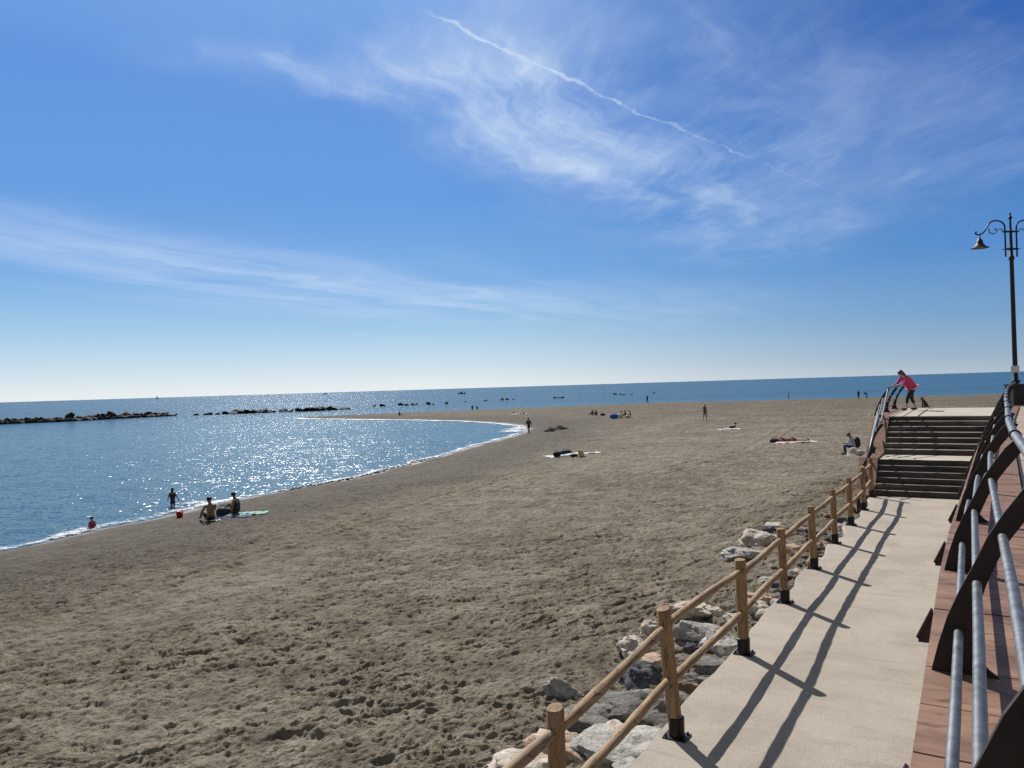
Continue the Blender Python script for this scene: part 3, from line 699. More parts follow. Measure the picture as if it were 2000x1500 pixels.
# ------------------------------------------------------------------ boulders
from mathutils import noise as mn
def mat_rock(name, cs, spots=0.3):
    m, t, b = new_mat(name)
    g = t.node('ShaderNodeTexCoord').outputs['Object']
    n = t.noise(g, 3.2, 6, 0.7, 0.5); n2 = t.noise(g, 14, 5, 0.7); v = t.noise(t.vmath('MULTIPLY', g, (1, 1, 3.5)), 5, 5, 0.65, 0.6)
    c = t.ramp(n, [(0.3, cs[0]), (0.48, cs[1]), (0.66, cs[2])])
    c = t.mix(t.math('MULTIPLY', t.math('SUBTRACT', 1.0, t.sstep(n2, 0.36, 0.48)), spots), c, tuple(x*0.35 for x in cs[0]))
    c = t.mix(t.math('MULTIPLY', t.sstep(v, 0.55, 0.68), 0.4), c, cs[2])
    t.put(b.inputs['Base Color'], c); b.inputs['Roughness'].default_value = 0.82; b.inputs['Specular IOR Level'].default_value = 0.35
    bn = t.node('ShaderNodeBump'); bn.inputs['Distance'].default_value = 0.035
    t.put(bn.inputs['Height'], t.math('ADD', t.math('MULTIPLY', n2, 0.6), t.math('ADD', n, v))); t.l.new(bn.outputs[0], b.inputs['Normal'])
    return m
RK = {'white': mat_rock('rock_white', [(0.38, 0.30, 0.23), (0.52, 0.45, 0.37), (0.66, 0.61, 0.54)], 0.5),
      'tan': mat_rock('rock_tan', [(0.34, 0.21, 0.13), (0.46, 0.33, 0.23), (0.60, 0.50, 0.39)], 0.45),
      'grey': mat_rock('rock_grey', [(0.085, 0.078, 0.070), (0.155, 0.145, 0.130), (0.26, 0.245, 0.22)], 0.4),
      'pale': mat_rock('rock_pale', [(0.22, 0.205, 0.185), (0.38, 0.36, 0.33), (0.56, 0.54, 0.50)], 0.6),
      'slate': mat_rock('rock_slate', [(0.045, 0.05, 0.06), (0.08, 0.085, 0.10), (0.15, 0.155, 0.165)], 0.35),
      'brown': mat_rock('rock_brown', [(0.12, 0.075, 0.05), (0.20, 0.13, 0.09), (0.30, 0.22, 0.16)], 0.4),
      'sea': mat_rock('rock_sea', [(0.010, 0.011, 0.010), (0.020, 0.021, 0.018), (0.045, 0.042, 0.035)], 0.4)}
_ico = {}
def ico(n):
    if n not in _ico:
        bm = bmesh.new(); bmesh.ops.create_icosphere(bm, subdivisions=n, radius=1.0)
        _ico[n] = ([v.co.copy() for v in bm.verts], [[v.index for v in f.verts] for f in bm.faces]); bm.free()
    return _ico[n]
def rock_mesh(seed, dims, sub=4, rough=0.16, flat=0.0):
    vs, fs = ico(sub); rnd = random.Random(seed); planes = []
    for _ in range(15):
        n = Vector((rnd.gauss(0, 1), rnd.gauss(0, 1), rnd.gauss(0, 1)*0.9)).normalized(); planes.append((n, rnd.uniform(0.66, 0.98)))
    planes.append((Vector((rnd.uniform(-.15, .15), rnd.uniform(-.15, .15), 1)).normalized(), 0.72-flat*0.2))
    o = Vector((rnd.uniform(0, 90), rnd.uniform(0, 90), 0)); out = []
    for v in vs:
        r_ = 1.15
        for n, h in planes:
            d = v.dot(n)
            if d > 0.05: r_ = min(r_, h/d)
        nz = mn.fractal(v*1.5+o, 0.9, 2.1, 4)*rough+mn.fractal(v*5+o, 0.9, 2.1, 3)*rough*0.28
        p = v*(r_+nz); out.append(Vector((p.x*dims[0], p.y*dims[1], p.z*dims[2])))
    return out, fs
def boulder(name, seed, loc, dims, rz, mat, label, cat='rock', group=None, sub=4, tilt=(0, 0), rough=0.21):
    vs, fs = rock_mesh(seed, dims, sub, rough)
    o = mesh_obj(name, vs, fs, mat, smooth=True); o.location = loc; o.rotation_euler = (tilt[0], tilt[1], rz)
    try: o.data.set_sharp_from_angle(angle=R(28))
    except Exception: pass
    return tag(o, label, cat, group)
ROCKS = [  # px, py (middle of the rock), width px, height/width, depth/width, material, tilt, label
 (1104, 1345, 66, .42, .35, 'pale', .5, 'pale flat slab tilted on edge in the sand left of the second fence post'),
 (1146, 1392, 118, .24, .75, 'grey', .12, 'broad flat grey-brown rock with a black front edge under the nearest top rail'),
 (1242, 1378, 122, .40, .6, 'grey', -.15, 'large dark grey rock touching the concrete path beside the second fence post'),
 (1208, 1458, 140, .34, .7, 'pale', .05, 'rough pale grey pitted rock against the path at the bottom of the photo'),
 (1092, 1460, 100, .45, .7, 'tan', .2, 'white and reddish rock right of the nearest fence post'),
 (1018, 1490, 90, .4, .7, 'white', .0, 'white rock left of the nearest fence post at the bottom edge'),
 (1248, 1318, 66, .70, .8, 'slate', .1, 'blue-black rock left of the second fence post between the two rails'),
 (1235, 1262, 52, .75, .8, 'white', .2, 'tall tan pitted rock above the top rail left of the second fence post'),
 (1272, 1224, 30, 1.0, .8, 'white', .2, 'small pale pointed rock right behind the top of the second fence post'),
 (1273, 1288, 46, .6, .8, 'tan', .0, 'crumbly tan rock just left of the second fence post above the blue-black rock'),
 (1345, 1190, 96, .34, .6, 'white', .12, 'large whitish slab half buried in sand behind the top rail, second bay'),
 (1392, 1190, 34, .6, .8, 'white', .0, 'small cream rock at the right end of the large whitish slab'),
 (1331, 1228, 28, .6, .8, 'slate', .0, 'small black rock in the sand below the large whitish slab'),
 (1378, 1240, 78, .5, .5, 'pale', .35, 'long grey-white rock slanting beneath the lower rail of the second bay'),
 (1412, 1258, 66, .66, .7, 'pale', .1, 'bulky light grey rock left of the third fence post'),
 (1350, 1262, 26, .8, .8, 'slate', .0, 'small black rock at the foot of the long grey-white rock'),
 (1376, 1298, 58, .55, .8, 'grey', .0, 'rounded grey rock against the path, upper of a touching pair'),
 (1360, 1328, 50, .6, .8, 'grey', .1, 'rounded grey rock against the path, lower of a touching pair'),
 (1336, 1345, 40, .9, .8, 'brown', .2, 'reddish brown rock hidden behind the foot of the second fence post'),
 (1300, 1350, 40, .5, .8, 'slate', .0, 'dark slate rock low in the gap left of the second fence post'),
 (1474, 1190, 44, .9, .8, 'white', .1, 'pale rounded rock right behind the third fence post beside the path'),
 (1492, 1168, 36, .8, .8, 'tan', .0, 'orange-tan smooth rock beside the path after the third fence post'),
 (1466, 1162, 30, .6, .8, 'tan', .0, 'light tan rock just above the lower rail after the third fence post'),
 (1440, 1205, 34, .5, .8, 'white', .0, 'small whitish rock immediately left of the third fence post'),
 (1484, 1052, 78, .48, .7, 'white', .25, 'big white rock heap standing up from the sand left of the fourth fence post'),
 (1450, 1080, 84, .34, .8, 'pale', .15, 'low grey-white slab in front of the big white rock'),
 (1499, 1033, 26, .8, .6, 'slate', .0, 'black rock lodged in the top of the big white rock'),
 (1514, 1024, 30, .45, .8, 'white', .0, 'pale yellowish stone right of the black rock on the white rock'),
 (1512, 1048, 26, .7, .8, 'tan', .0, 'pinkish tan stone touching the left of the fourth fence post top'),
 (1546, 1070, 42, .5, .8, 'tan', .1, 'tan ledge-shaped rock between the fourth and fifth fence posts'),
 (1604, 1066, 32, .9, .8, 'brown', .0, 'square brown block leaning on the path beside the fifth fence post'),
 (1554, 1116, 24, .9, .8, 'white', .1, 'white pointed stone next to the path between the fourth and fifth fence posts'),
 (1522, 1138, 28, .6, .8, 'slate', .0, 'dark stone at the left foot of the fourth fence post'),
 (1497, 1130, 30, .5, .8, 'pale', .0, 'small grey-white stone above the lower rail left of the fourth fence post'),
 (1518, 1162, 34, .6, .8, 'grey', .0, 'grey stone by the path edge just below the fourth fence post'),
 (1563, 1030, 22, .5, .8, 'pale', .0, 'light stone between the top rail and sand left of the fifth fence post'),
 (1553, 966, 18, .8, .8, 'white', .3, 'lone pale pointed stone out in the sand far left of the sixth fence post'),
 (1637, 946, 30, .4, .8, 'white', .0, 'cream flat stone in the sand left of the seventh fence post'),
 (1608, 945, 24, .35, .8, 'slate', .0, 'dark flat stone half buried left of the cream flat stone'),
 (1616, 1003, 24, .6, .8, 'brown', .0, 'reddish broken stone above the rail near the sixth fence post'),
 (1643, 1013, 22, .7, .8, 'slate', .0, 'dark stone behind the rail right of the sixth fence post'),
 (1597, 1035, 26, .5, .8, 'grey', .0, 'grey stone beside the path right of the fifth fence post'),
 (1660, 990, 18, .6, .8, 'brown', .0, 'small brown stone near the path left of the eighth fence post'),
 (1673, 885, 24, 1.0, .9, 'white', .1, 'tall cream boulder the person with a backpack sits on beside the stairs')]
for i, (px, py, w, hr, dr, mk, tl, lab) in enumerate(ROCKS):
    z0 = -0.56
    if i == len(ROCKS)-1: z0 = -0.35
    p = at(px, py, z0+0.05)
    z0 = gz(p.x, p.y)
    p = at(px, py, z0+0.05); W_ = w*p.y/_f*(1.16 if i < 24 else 1.0)
    hh = W_*hr*0.66
    boulder('rock', 100+i*3, (p.x, p.y, z0-hh*0.06), (W_*0.66, W_*(dr+.1)*0.64, max(hh, 0.05)), random.uniform(-.4, .4), RK[mk], lab, 'rock', 'boulders beside the path', 4 if i < 26 else 3, (random.uniform(-.1, .1)+ (0.9 if i == 0 else 0), tl))
def wedged():
    rnd = random.Random(9)
    for i in range(26):
        s = rnd.uniform(5, 21.5); T = -2.85-abs(rnd.gauss(0, 0.38)); p = W(T, s); z = gz(p.x, p.y); r_ = rnd.uniform(0.09, 0.20)
        boulder('rock', 400+i, (p.x, p.y, z+r_*0.2), (r_*1.2, r_, r_*0.75), rnd.uniform(0, 3), RK[rnd.choice(['grey', 'pale', 'brown', 'tan', 'white', 'slate'])], 'small angular stone wedged between the larger boulders beside the concrete path', 'rock', 'small stones wedged between the boulders', 3)
wedged()
def filler():
    """small loose stones and gravel packed between the boulders"""
    rnd = random.Random(44); mb = MB()
    for _ in range(420):
        s = rnd.uniform(3.5, 22); T = -2.72-abs(rnd.gauss(0, 0.42)); p = W(T, s); z = gz(p.x, p.y); r_ = rnd.uniform(0.02, 0.075)
        vs, fs = ico(2); o = Vector((rnd.random()*50, rnd.random()*50, 0)); d = (rnd.uniform(.8, 1.3), rnd.uniform(.7, 1.1), rnd.uniform(.45, .8))
        mb.add([Vector((v.x*d[0], v.y*d[1], v.z*d[2]))*r_*(1+0.5*mn.noise(v*1.6+o))+Vector((p.x, p.y, z+r_*0.15)) for v in vs], fs)
    o = mb.build('gravel', RK['grey'], smooth=True); tag(o, kind='stuff', label='loose small stones between the boulders and the path')
filler()

# ------------------------------------------------------------------ breakwater in the bay
def breakwater():
    rnd = random.Random(12); protos = []
    for i in range(7):
        vs, fs = rock_mesh(900+i, (1, 0.9, 0.8), 3, 0.2); me = bpy.data.meshes.new('boulder'); me.from_pydata(vs, [], fs)
        me.polygons.foreach_set('use_smooth', [False]*len(fs)); me.materials.append(RK['sea']); protos.append(me)
    def put(px, py, wpx, hpx, lab, grp, dz=0.0, dy=0.0):
        p = at(px, py, ZW); p = p*1.0; k = p.y/_f; p.y += dy
        o = bpy.data.objects.new('boulder', rnd.choice(protos)); col.objects.link(o)
        w = wpx*k*0.58; h = hpx*k
        o.scale = (w, w*rnd.uniform(.8, 1.1), max(h*rnd.uniform(.45, .75), 0.28)); o.location = (p.x, p.y, ZW+h*0.25+dz); o.rotation_euler = (rnd.uniform(-.5, .5), rnd.uniform(-.6, .6), rnd.uniform(0, 6.3)); tag(o, lab, 'rock', grp)
    G1 = 'boulders of the long breakwater on the left'; L1 = 'dark boulder in the long low breakwater at the left of the bay'
    x = -30
    while x < 345:
        yb = np.interp(x, [0, 140, 345], [829.5, 823.5, 812.5]); hh = np.interp(x, [0, 150, 330, 345], [13, 12, 9, 6])
        w = rnd.uniform(6, 14); put(x, yb-0.5, w, rnd.uniform(.45, .95)*hh, L1, G1); x += w*0.72
    x = -30
    while x < 330:
        yb = np.interp(x, [0, 140, 345], [829.5, 823.5, 812.5]); hh = np.interp(x, [0, 150, 330, 345], [14, 13, 11, 6])
        w = rnd.uniform(8, 15); put(x, yb-2.2, w, rnd.uniform(.75, 1.15)*hh, L1, G1); x += w*0.80
    put(135, 822.5, 17, 17, 'tall dark boulder rising above the left breakwater, nearer the left edge', G1, 0.5)
    put(217, 818.5, 15, 16, 'tall pointed dark boulder rising above the left breakwater, nearer its right end', G1, 0.5)
    G2 = 'boulders of the middle breakwater'; L2 = 'dark boulder in the broken middle breakwater behind the bay'
    for x, yb, w, h in [(383, 811, 10, 4), (408, 810, 16, 6), (425, 809.5, 10, 3), (440, 809, 16, 5), (456, 808.5, 16, 7), (470, 808, 15, 7), (484, 807.5, 15, 8), (498, 807, 15, 8), (512, 806.5, 15, 10), (524, 806, 12, 6), (535, 805.5, 8, 4),
                        (552, 804.8, 14, 7), (568, 804.5, 12, 5), (584, 804, 16, 8), (598, 803.5, 16, 9), (612, 803, 16, 11), (622, 802.5, 15, 13), (634, 802, 14, 10), (643, 801.5, 13, 11), (655, 801, 12, 6), (672, 800, 14, 5), (680, 799.5, 8, 4)]:
        put(x, yb, w*1.15, h, L2, G2)
        if h > 6: put(x+4, yb-1, w, h*0.85, L2, G2)
    G3 = 'single rocks in the sea beyond the spit'
    for x, yb, w, h, lab in [(729, 794.5, 11, 3, 'low dark rock in the sea, first to the right of the middle breakwater'), (746, 794, 12, 5, 'dark rock in the sea, second to the right of the middle breakwater'),
                        (782, 792, 13, 8, 'high humped rock in the sea above the seated pair on the spit'), (794, 792, 9, 4, 'low right-hand end of the humped rock in the sea'), (806, 791, 7, 4, 'small dark rock just right of the humped rock'), (813, 790.5, 6, 3.5, 'smallest dark rock left of the person standing on the spit'),
                        (837, 790.5, 10, 7, 'round humped rock in the sea right of the person standing on the spit'), (846, 790.3, 6, 3, 'little rock attached to the round humped rock'), (872, 789, 7, 6, 'lone pointed rock in the sea above the middle of the spit'),
                        (908, 785, 6, 2, 'faint flat rock in the sea left of the pair in the water'), (948, 783, 9, 2.5, 'flat rock in the sea right of the pair in the water'), (980, 781.5, 10, 3, 'left dark rock of three low rocks in a row'), (991, 781, 8, 3, 'middle dark rock of three low rocks in a row'), (1003, 780.5, 6, 2, 'right dark rock of three low rocks in a row'),
                        (1201, 771, 10, 2, 'left thin rock of four awash left of the lone figure at the waterline'), (1212, 771, 7, 2.2, 'second thin rock of four awash'), (1218, 772, 6, 1.6, 'third thin rock of four awash, lowest'), (1231, 771, 8, 2.2, 'right thin rock of four awash'), (1276, 768, 8, 1.8, 'flat dark rock in the sea just right of the lone figure at the waterline')]:
        put(x, yb, w, h, lab, G3)
breakwater()

# ------------------------------------------------------------------ people
def skin_mesh(pts, edges, radii, root, sub=2):
    me = bpy.data.meshes.new('tmp'); me.from_pydata([tuple(p) for p in pts], edges, []); me.update()
    o = bpy.data.objects.new('tmp', me); col.objects.link(o)
    m = o.modifiers.new('s', 'SKIN'); m.use_smooth_shade = True
    for i, r_ in enumerate(radii):
        sv = me.skin_vertices[0].data[i]; sv.radius = r_ if isinstance(r_, tuple) else (r_, r_); sv.use_root = (i == root)
    ss = o.modifiers.new('b', 'SUBSURF'); ss.levels = sub; ss.render_levels = sub
    dg = bpy.context.evaluated_depsgraph_get(); dg.update()
    ev = o.evaluated_get(dg); out = bpy.data.meshes.new_from_object(ev)
    vs = [v.co.copy() for v in out.vertices]; fs = [list(p.vertices) for p in out.polygons]
    bpy.data.objects.remove(o); bpy.data.meshes.remove(me); bpy.data.meshes.remove(out)
    return vs, fs
J = ['pelvis', 'waist', 'chest', 'neck', 'head0', 'head', 'headt', 'shL', 'elL', 'wrL', 'shR', 'elR', 'wrR', 'hipL', 'knL', 'anL', 'toL', 'hipR', 'knR', 'anR', 'toR']
ED = [(0, 1), (1, 2), (2, 3), (3, 4), (4, 5), (5, 6), (2, 7), (7, 8), (8, 9), (2, 10), (10, 11), (11, 12), (0, 13), (13, 14), (14, 15), (15, 16), (0, 17), (17, 18), (18, 19), (19, 20)]
RAD = {'pelvis': (.135, .11), 'waist': (.12, .095), 'chest': (.15, .11), 'neck': .055, 'head0': .062, 'head': .088, 'headt': .07, 'sh': .062, 'el': .042, 'wr': .028, 'hip': .092, 'kn': .06, 'an': .038, 'to': .032}
def rad(n): return RAD.get(n, RAD.get(n[:-1]))
def pose(kind):
    """joints for a 1.75 m adult, facing +Y, origin on the ground below the body"""
    b = dict(pelvis=(0, 0, .93), waist=(0, .01, 1.10), chest=(0, 0, 1.34), neck=(0, 0, 1.50), head0=(0, .02, 1.56), head=(0, .035, 1.64), headt=(0, .02, 1.69),
             shL=(-.18, 0, 1.42), elL=(-.24, -.04, 1.14), wrL=(-.25, .04, .90), shR=(.18, 0, 1.42), elR=(.24, -.04, 1.14), wrR=(.25, .04, .90),
             hipL=(-.09, 0, .88), knL=(-.10, .02, .48), anL=(-.10, -.02, .08), toL=(-.11, .13, .035), hipR=(.09, 0, .88), knR=(.10, .02, .48), anR=(.10, -.02, .08), toR=(.11, .13, .035))
    if kind == 'walk':
        b.update(knL=(-.10, .16, .50), anL=(-.09, .18, .09), toL=(-.09, .33, .05), knR=(.09, -.02, .49), anR=(.09, -.28, .14), toR=(.09, -.18, .04), elL=(-.25, -.12, 1.16), wrL=(-.27, -.10, .92), elR=(.25, .02, 1.15), wrR=(.25, .20, .96))
    if kind == 'lean':
        b.update(pelvis=(0, -.12, .88), waist=(0, .0, 1.04), chest=(0, .20, 1.22), neck=(0, .33, 1.33), head0=(0, .38, 1.37), head=(0, .44, 1.42), headt=(0, .47, 1.47), shL=(-.18, .28, 1.27), shR=(.18, .28, 1.27), elL=(-.22, .36, 1.0), wrL=(-.16, .56, .92), elR=(.22, .36, 1.0), wrR=(.16, .56, .92),
                 hipL=(-.09, -.12, .83), hipR=(.09, -.12, .83), knL=(-.1, -.02, .45), anL=(-.1, -.12, .08), toL=(-.1, .03, .035), knR=(.1, -.0, .46), anR=(.1, -.1, .08), toR=(.1, .05, .035))
    if kind == 'sit':          # on the ground, knees half raised, arms towards the knees
        b.update(pelvis=(0, 0, .12), waist=(0, -.03, .30), chest=(0, .02, .53), neck=(0, .07, .69), head0=(0, .10, .75), head=(0, .13, .83), headt=(0, .12, .88),
                 shL=(-.18, .03, .61), shR=(.18, .03, .61), elL=(-.25, .18, .42), wrL=(-.16, .38, .42), elR=(.25, .18, .42), wrR=(.16, .38, .42),
                 hipL=(-.09, .05, .12), knL=(-.14, .46, .38), anL=(-.12, .74, .08), toL=(-.12, .89, .05), hipR=(.09, .05, .12), knR=(.14, .46, .38), anR=(.12, .74, .08), toR=(.12, .89, .05))
    if kind == 'sitprop':      # sitting, one straight arm propped on the ground beside the body
        b = pose('sit'); b.update(shL=(-.18, .0, .60), elL=(-.25, .02, .33), wrL=(-.24, .06, .06), knL=(-.12, .45, .20), anL=(-.10, .84, .08), toL=(-.10, .90, .18), anR=(.10, .80, .08), toR=(.10, .92, .1))
    if kind == 'rock':         # on a low rock, knees bent, feet down, looking at something in the hands
        b.update(pelvis=(0, -.1, .42), waist=(0, -.12, .60), chest=(0, -.02, .82), neck=(0, .06, .97), head0=(0, .10, 1.02), head=(0, .15, 1.08), headt=(0, .15, 1.13), shL=(-.17, 0, .90), shR=(.17, 0, .90), elL=(-.22, .12, .66), wrL=(-.07, .36, .63), elR=(.22, .12, .66), wrR=(.07, .36, .63),
                 hipL=(-.09, -.05, .42), knL=(-.11, .36, .50), anL=(-.11, .33, .08), toL=(-.11, .47, .035), hipR=(.09, -.05, .42), knR=(.11, .36, .50), anR=(.11, .33, .08), toR=(.11, .47, .035))
    if kind == 'lie':          # on the back, knees raised, head at -Y
        b.update(pelvis=(0, 0, .13), waist=(0, -.18, .12), chest=(0, -.42, .14), neck=(0, -.58, .12), head0=(0, -.64, .12), head=(0, -.73, .13), headt=(0, -.78, .14), shL=(-.19, -.48, .10), shR=(.19, -.48, .10), elL=(-.30, -.25, .07), wrL=(-.33, -.02, .06), elR=(.30, -.25, .07), wrR=(.33, -.02, .06),
                 hipL=(-.09, .06, .12), knL=(-.11, .38, .36), anL=(-.11, .62, .07), toL=(-.11, .74, .05), hipR=(.09, .06, .12), knR=(.11, .46, .12), anR=(.11, .86, .07), toR=(.11, .92, .15))
    if kind == 'front':        # on the front, chest raised on the elbows
        b.update(pelvis=(0, 0, .13), waist=(0, .17, .15), chest=(0, .38, .26), neck=(0, .50, .38), head0=(0, .54, .43), head=(0, .58, .50), headt=(0, .58, .55), shL=(-.18, .42, .30), shR=(.18, .42, .30), elL=(-.2, .46, .05), wrL=(-.08, .68, .05), elR=(.2, .46, .05), wrR=(.08, .68, .05),
                 hipL=(-.09, -.06, .12), knL=(-.12, -.46, .08), anL=(-.12, -.86, .06), toL=(-.12, -.97, .04), hipR=(.09, -.06, .12), knR=(.12, -.46, .08), anR=(.12, -.86, .06), toR=(.12, -.97, .04))
    if kind == 'wade':         # legs in water, arms held a little out
        b.update(elL=(-.30, .0, 1.16), wrL=(-.38, .08, .94), elR=(.30, .0, 1.16), wrR=(.40, .02, .95))
    if kind == 'rail':         # striding, bent over a handrail
        b.update(pelvis=(0, -.20, .92), waist=(0, -.12, 1.07), chest=(0, .06, 1.27), neck=(0, .17, 1.41), head0=(0, .21, 1.45), head=(0, .27, 1.50), headt=(0, .28, 1.55), shL=(-.17, .11, 1.33), shR=(.17, .11, 1.33), elL=(-.24, .26, 1.08), wrL=(-.16, .46, 1.02), elR=(.23, .28, 1.08), wrR=(.12, .46, 1.04),
                 hipL=(-.10, -.20, .87), knL=(-.11, .08, .50), anL=(-.10, .12, .09), toL=(-.10, .27, .04), hipR=(.10, -.20, .87), knR=(.10, -.24, .47), anR=(.10, -.42, .10), toR=(.11, -.28, .04))
    return b
def cloth(name, c, rough=0.85): return mat_simple(name, c, rough, 0, 0.15, 18, 0.002, 60)
SK = {'tan': mat_simple('skin_tan', (0.25, 0.135, 0.085), 0.55, 0, .08), 'fair': mat_simple('skin_fair', (0.50, 0.31, 0.23), 0.55, 0, .06), 'dark': mat_simple('skin_brown', (0.13, 0.07, 0.045), 0.55, 0, .08)}
HAIR = {'dark': mat_simple('hair_dark', (0.018, 0.012, 0.009), 0.6, 0, .3, 60), 'brown': mat_simple('hair_brown', (0.075, 0.035, 0.018), 0.5, 0, .35, 60), 'grey': mat_simple('hair_grey', (0.3, 0.29, 0.28), 0.6, 0, .2, 60)}
CL = {}
def C_(c):
    if c not in CL: CL[c] = cloth('cloth', c)
    return CL[c]
def person(label, loc, rz, height=1.72, kind='stand', skin='tan', hair='dark', top=None, sleeve=1, bottom=None, leg=1, longhair=False, scale_w=1.0, shoes=None, group=None, fine=False, face=True):
    k = height/1.75; b = {n: Vector(p) for n, p in pose(kind).items()}
    rt_ = empty('person', loc, rz); rt_.scale = (k, k, k); tag(rt_, label, 'person', group)
    names = J; P = [b[n] for n in names]
    def rr(n, f=1.0, add=0.0):
        r_ = rad(n)
        w = scale_w if n in ('pelvis', 'waist', 'chest', 'hipL', 'hipR') else 1.0
        return tuple(x*f*w+add for x in r_) if isinstance(r_, tuple) else r_*f*w+add
    vs, fs = skin_mesh(P, ED, [rr(n) for n in names], 0, 2)
    mb = MB(); mb.add(vs, fs)
    hd = (b['headt']-b['head0']).normalized(); hc = b['head']
    # face direction: perpendicular to the head axis, towards +Y of the body (or +Z when lying)
    ref = Vector((0, 1, 0)) if kind != 'lie' else Vector((0, 0, 1))
    fd = (ref-hd*ref.dot(hd)).normalized(); sd_ = fd.cross(hd).normalized()
    mb.ell(hc+fd*0.094-hd*0.012, (0.011, 0.016, 0.018), 8, 6)                     # nose
    for q in (-1, 1):
        mb.ell(hc+sd_*q*0.086-hd*0.005, (0.012, 0.018, 0.030), 8, 6)              # ears
    for side in ('L', 'R'):                                                      # hands with a palm, four fingers and a thumb
        w_, e_ = b['wr'+side], b['el'+side]; d = (w_-e_).normalized(); n_ = Vector((0, 0, 1)) if abs(d.z) < .7 else Vector((0, 1, 0))
        a = d.cross(n_).normalized(); up_ = a.cross(d)
        mb.tube([w_-d*0.01, w_+d*0.03, w_+d*0.09], [0.026, 0.036, 0.034], 8)
        for q in range(4):
            base = w_+d*0.08+a*(q-1.5)*0.019; L = (0.066, 0.078, 0.073, 0.056)[q]
            mb.tube([base, base+d*L*0.55-up_*0.006, base+d*L*0.9-up_*0.03], [0.0095, 0.0085, 0.007], 6)
        tb = w_+d*0.035+a*0.03*(1 if side == 'L' else -1)
        mb.tube([tb, tb+d*0.03+a*0.028*(1 if side == 'L' else -1), tb+d*0.055+a*0.03*(1 if side == 'L' else -1)-up_*0.012], [0.011, 0.0095, 0.008], 6)
    body = mb.build('body', SK[skin], rt_, True)
    # eyes and mouth
    mb = MB()
    for q in (-1, 1): mb.ell(hc+fd*0.082+sd_*q*0.032+hd*0.012, (0.010, 0.010, 0.007), 8, 6)
    mb.ell(hc+fd*0.083-hd*0.045, (0.020, 0.008, 0.006), 8, 6); mb.build('face', HAIR['dark'], body, True)
    # hair
    mb = MB(); rot = Matrix((sd_, fd, hd)).transposed()
    mb.ell(hc+hd*0.030-fd*0.016, (0.100, 0.106, 0.088), 16, 10, rot)
    if longhair:
        mb.ell(hc-fd*0.075-hd*0.06, (0.095, 0.052, 0.15), 14, 10, rot); mb.ell(hc-fd*0.03-hd*0.02, (0.105, 0.075, 0.10), 14, 10, rot)
        mb.ell(b['neck']-fd*0.055-Vector((0, 0, .02)), (0.105, 0.05, 0.09), 12, 8)
    for i, v in enumerate(mb.v): mb.v[i] = v*1.0+Vector((mn.noise(v*30), mn.noise(v*30+Vector((9, 0, 0))), mn.noise(v*30+Vector((0, 9, 0)))))*0.006
    mb.build('hair', HAIR[hair], rt_, True)
    if top:
        n2 = ['pelvis', 'waist', 'chest', 'shL', 'shR']; e2 = [(0, 1), (1, 2), (2, 3), (2, 4)]; P2 = [b['pelvis']+(b['waist']-b['pelvis'])*0.1, b['waist'], b['chest'], b['shL'], b['shR']]; R2 = [rr('pelvis', 1.0, .045), rr('waist', 1.0, .05), rr('chest', 1.0, .03), .082, .082]
        if sleeve:
            for si, sh in (('L', 3), ('R', 4)):
                P2.append(b['sh'+si].lerp(b['el'+si], 0.55 if sleeve == 1 else 1.0)); e2.append((sh, len(P2)-1)); R2.append(.062 if sleeve == 1 else .056); i_ = len(P2)-1
                if sleeve > 1: P2.append(b['el'+si].lerp(b['wr'+si], 0.45 if sleeve == 2 else 0.92)); e2.append((i_, len(P2)-1)); R2.append(.045)
        vs, fs = skin_mesh(P2, e2, R2, 1, 2); mesh_obj('shirt', vs, fs, C_(top), rt_, True)
    if bottom:
        P2 = [b['pelvis']+(b['waist']-b['pelvis'])*0.15, b['pelvis'], b['hipL'], b['hipR']]; e2 = [(0, 1), (1, 2), (1, 3)]; R2 = [rr('waist', 1.0, .022), rr('pelvis', 1.0, .018), rr('hipL', 1.0, .014), rr('hipR', 1.0, .014)]
        for si, h_ in (('L', 2), ('R', 3)):
            P2.append(b['hip'+si].lerp(b['kn'+si], 0.7 if leg == 1 else 1.0)); e2.append((h_, len(P2)-1)); R2.append(.092 if leg == 1 else .074); i_ = len(P2)-1
            if leg > 1: P2.append(b['kn'+si].lerp(b['an'+si], 0.6 if leg == 2 else 0.97)); e2.append((i_, len(P2)-1)); R2.append(.054)
        vs, fs = skin_mesh(P2, e2, R2, 1, 2); mesh_obj('trousers' if leg > 1 else 'shorts', vs, fs, C_(bottom), rt_, True)
    if shoes:
        for si in 'LR':
            mb = MB(); a, t_ = b['an'+si], b['to'+si]; d = (t_-a); d.z = 0
            if d.length < .05: d = Vector((0, .13, 0))
            c = (a+t_)/2; c.z = min(a.z, t_.z)+0.015; ang = math.atan2(-d.x, d.y)
            mb.ell(c+d.normalized()*0.02, (0.052, 0.145, 0.05), 12, 8, Matrix.Rotation(ang, 3, 'Z')); mb.build('shoe', C_(shoes), rt_, True)
    return rt_
def on_sand(px, py, sink=0.0):
    z = -1.2
    for _ in range(12): p = at(px, py, z); z = gz(p.x, p.y)
    p = at(px, py, z); p.z = z+sink; return p
def on_water(px, py, sink): p = at(px, py, ZW); p.z = ZW-sink; return p
def face_to(v): return math.atan2(-v[0], v[1])         # rotation so that local +Y looks along v

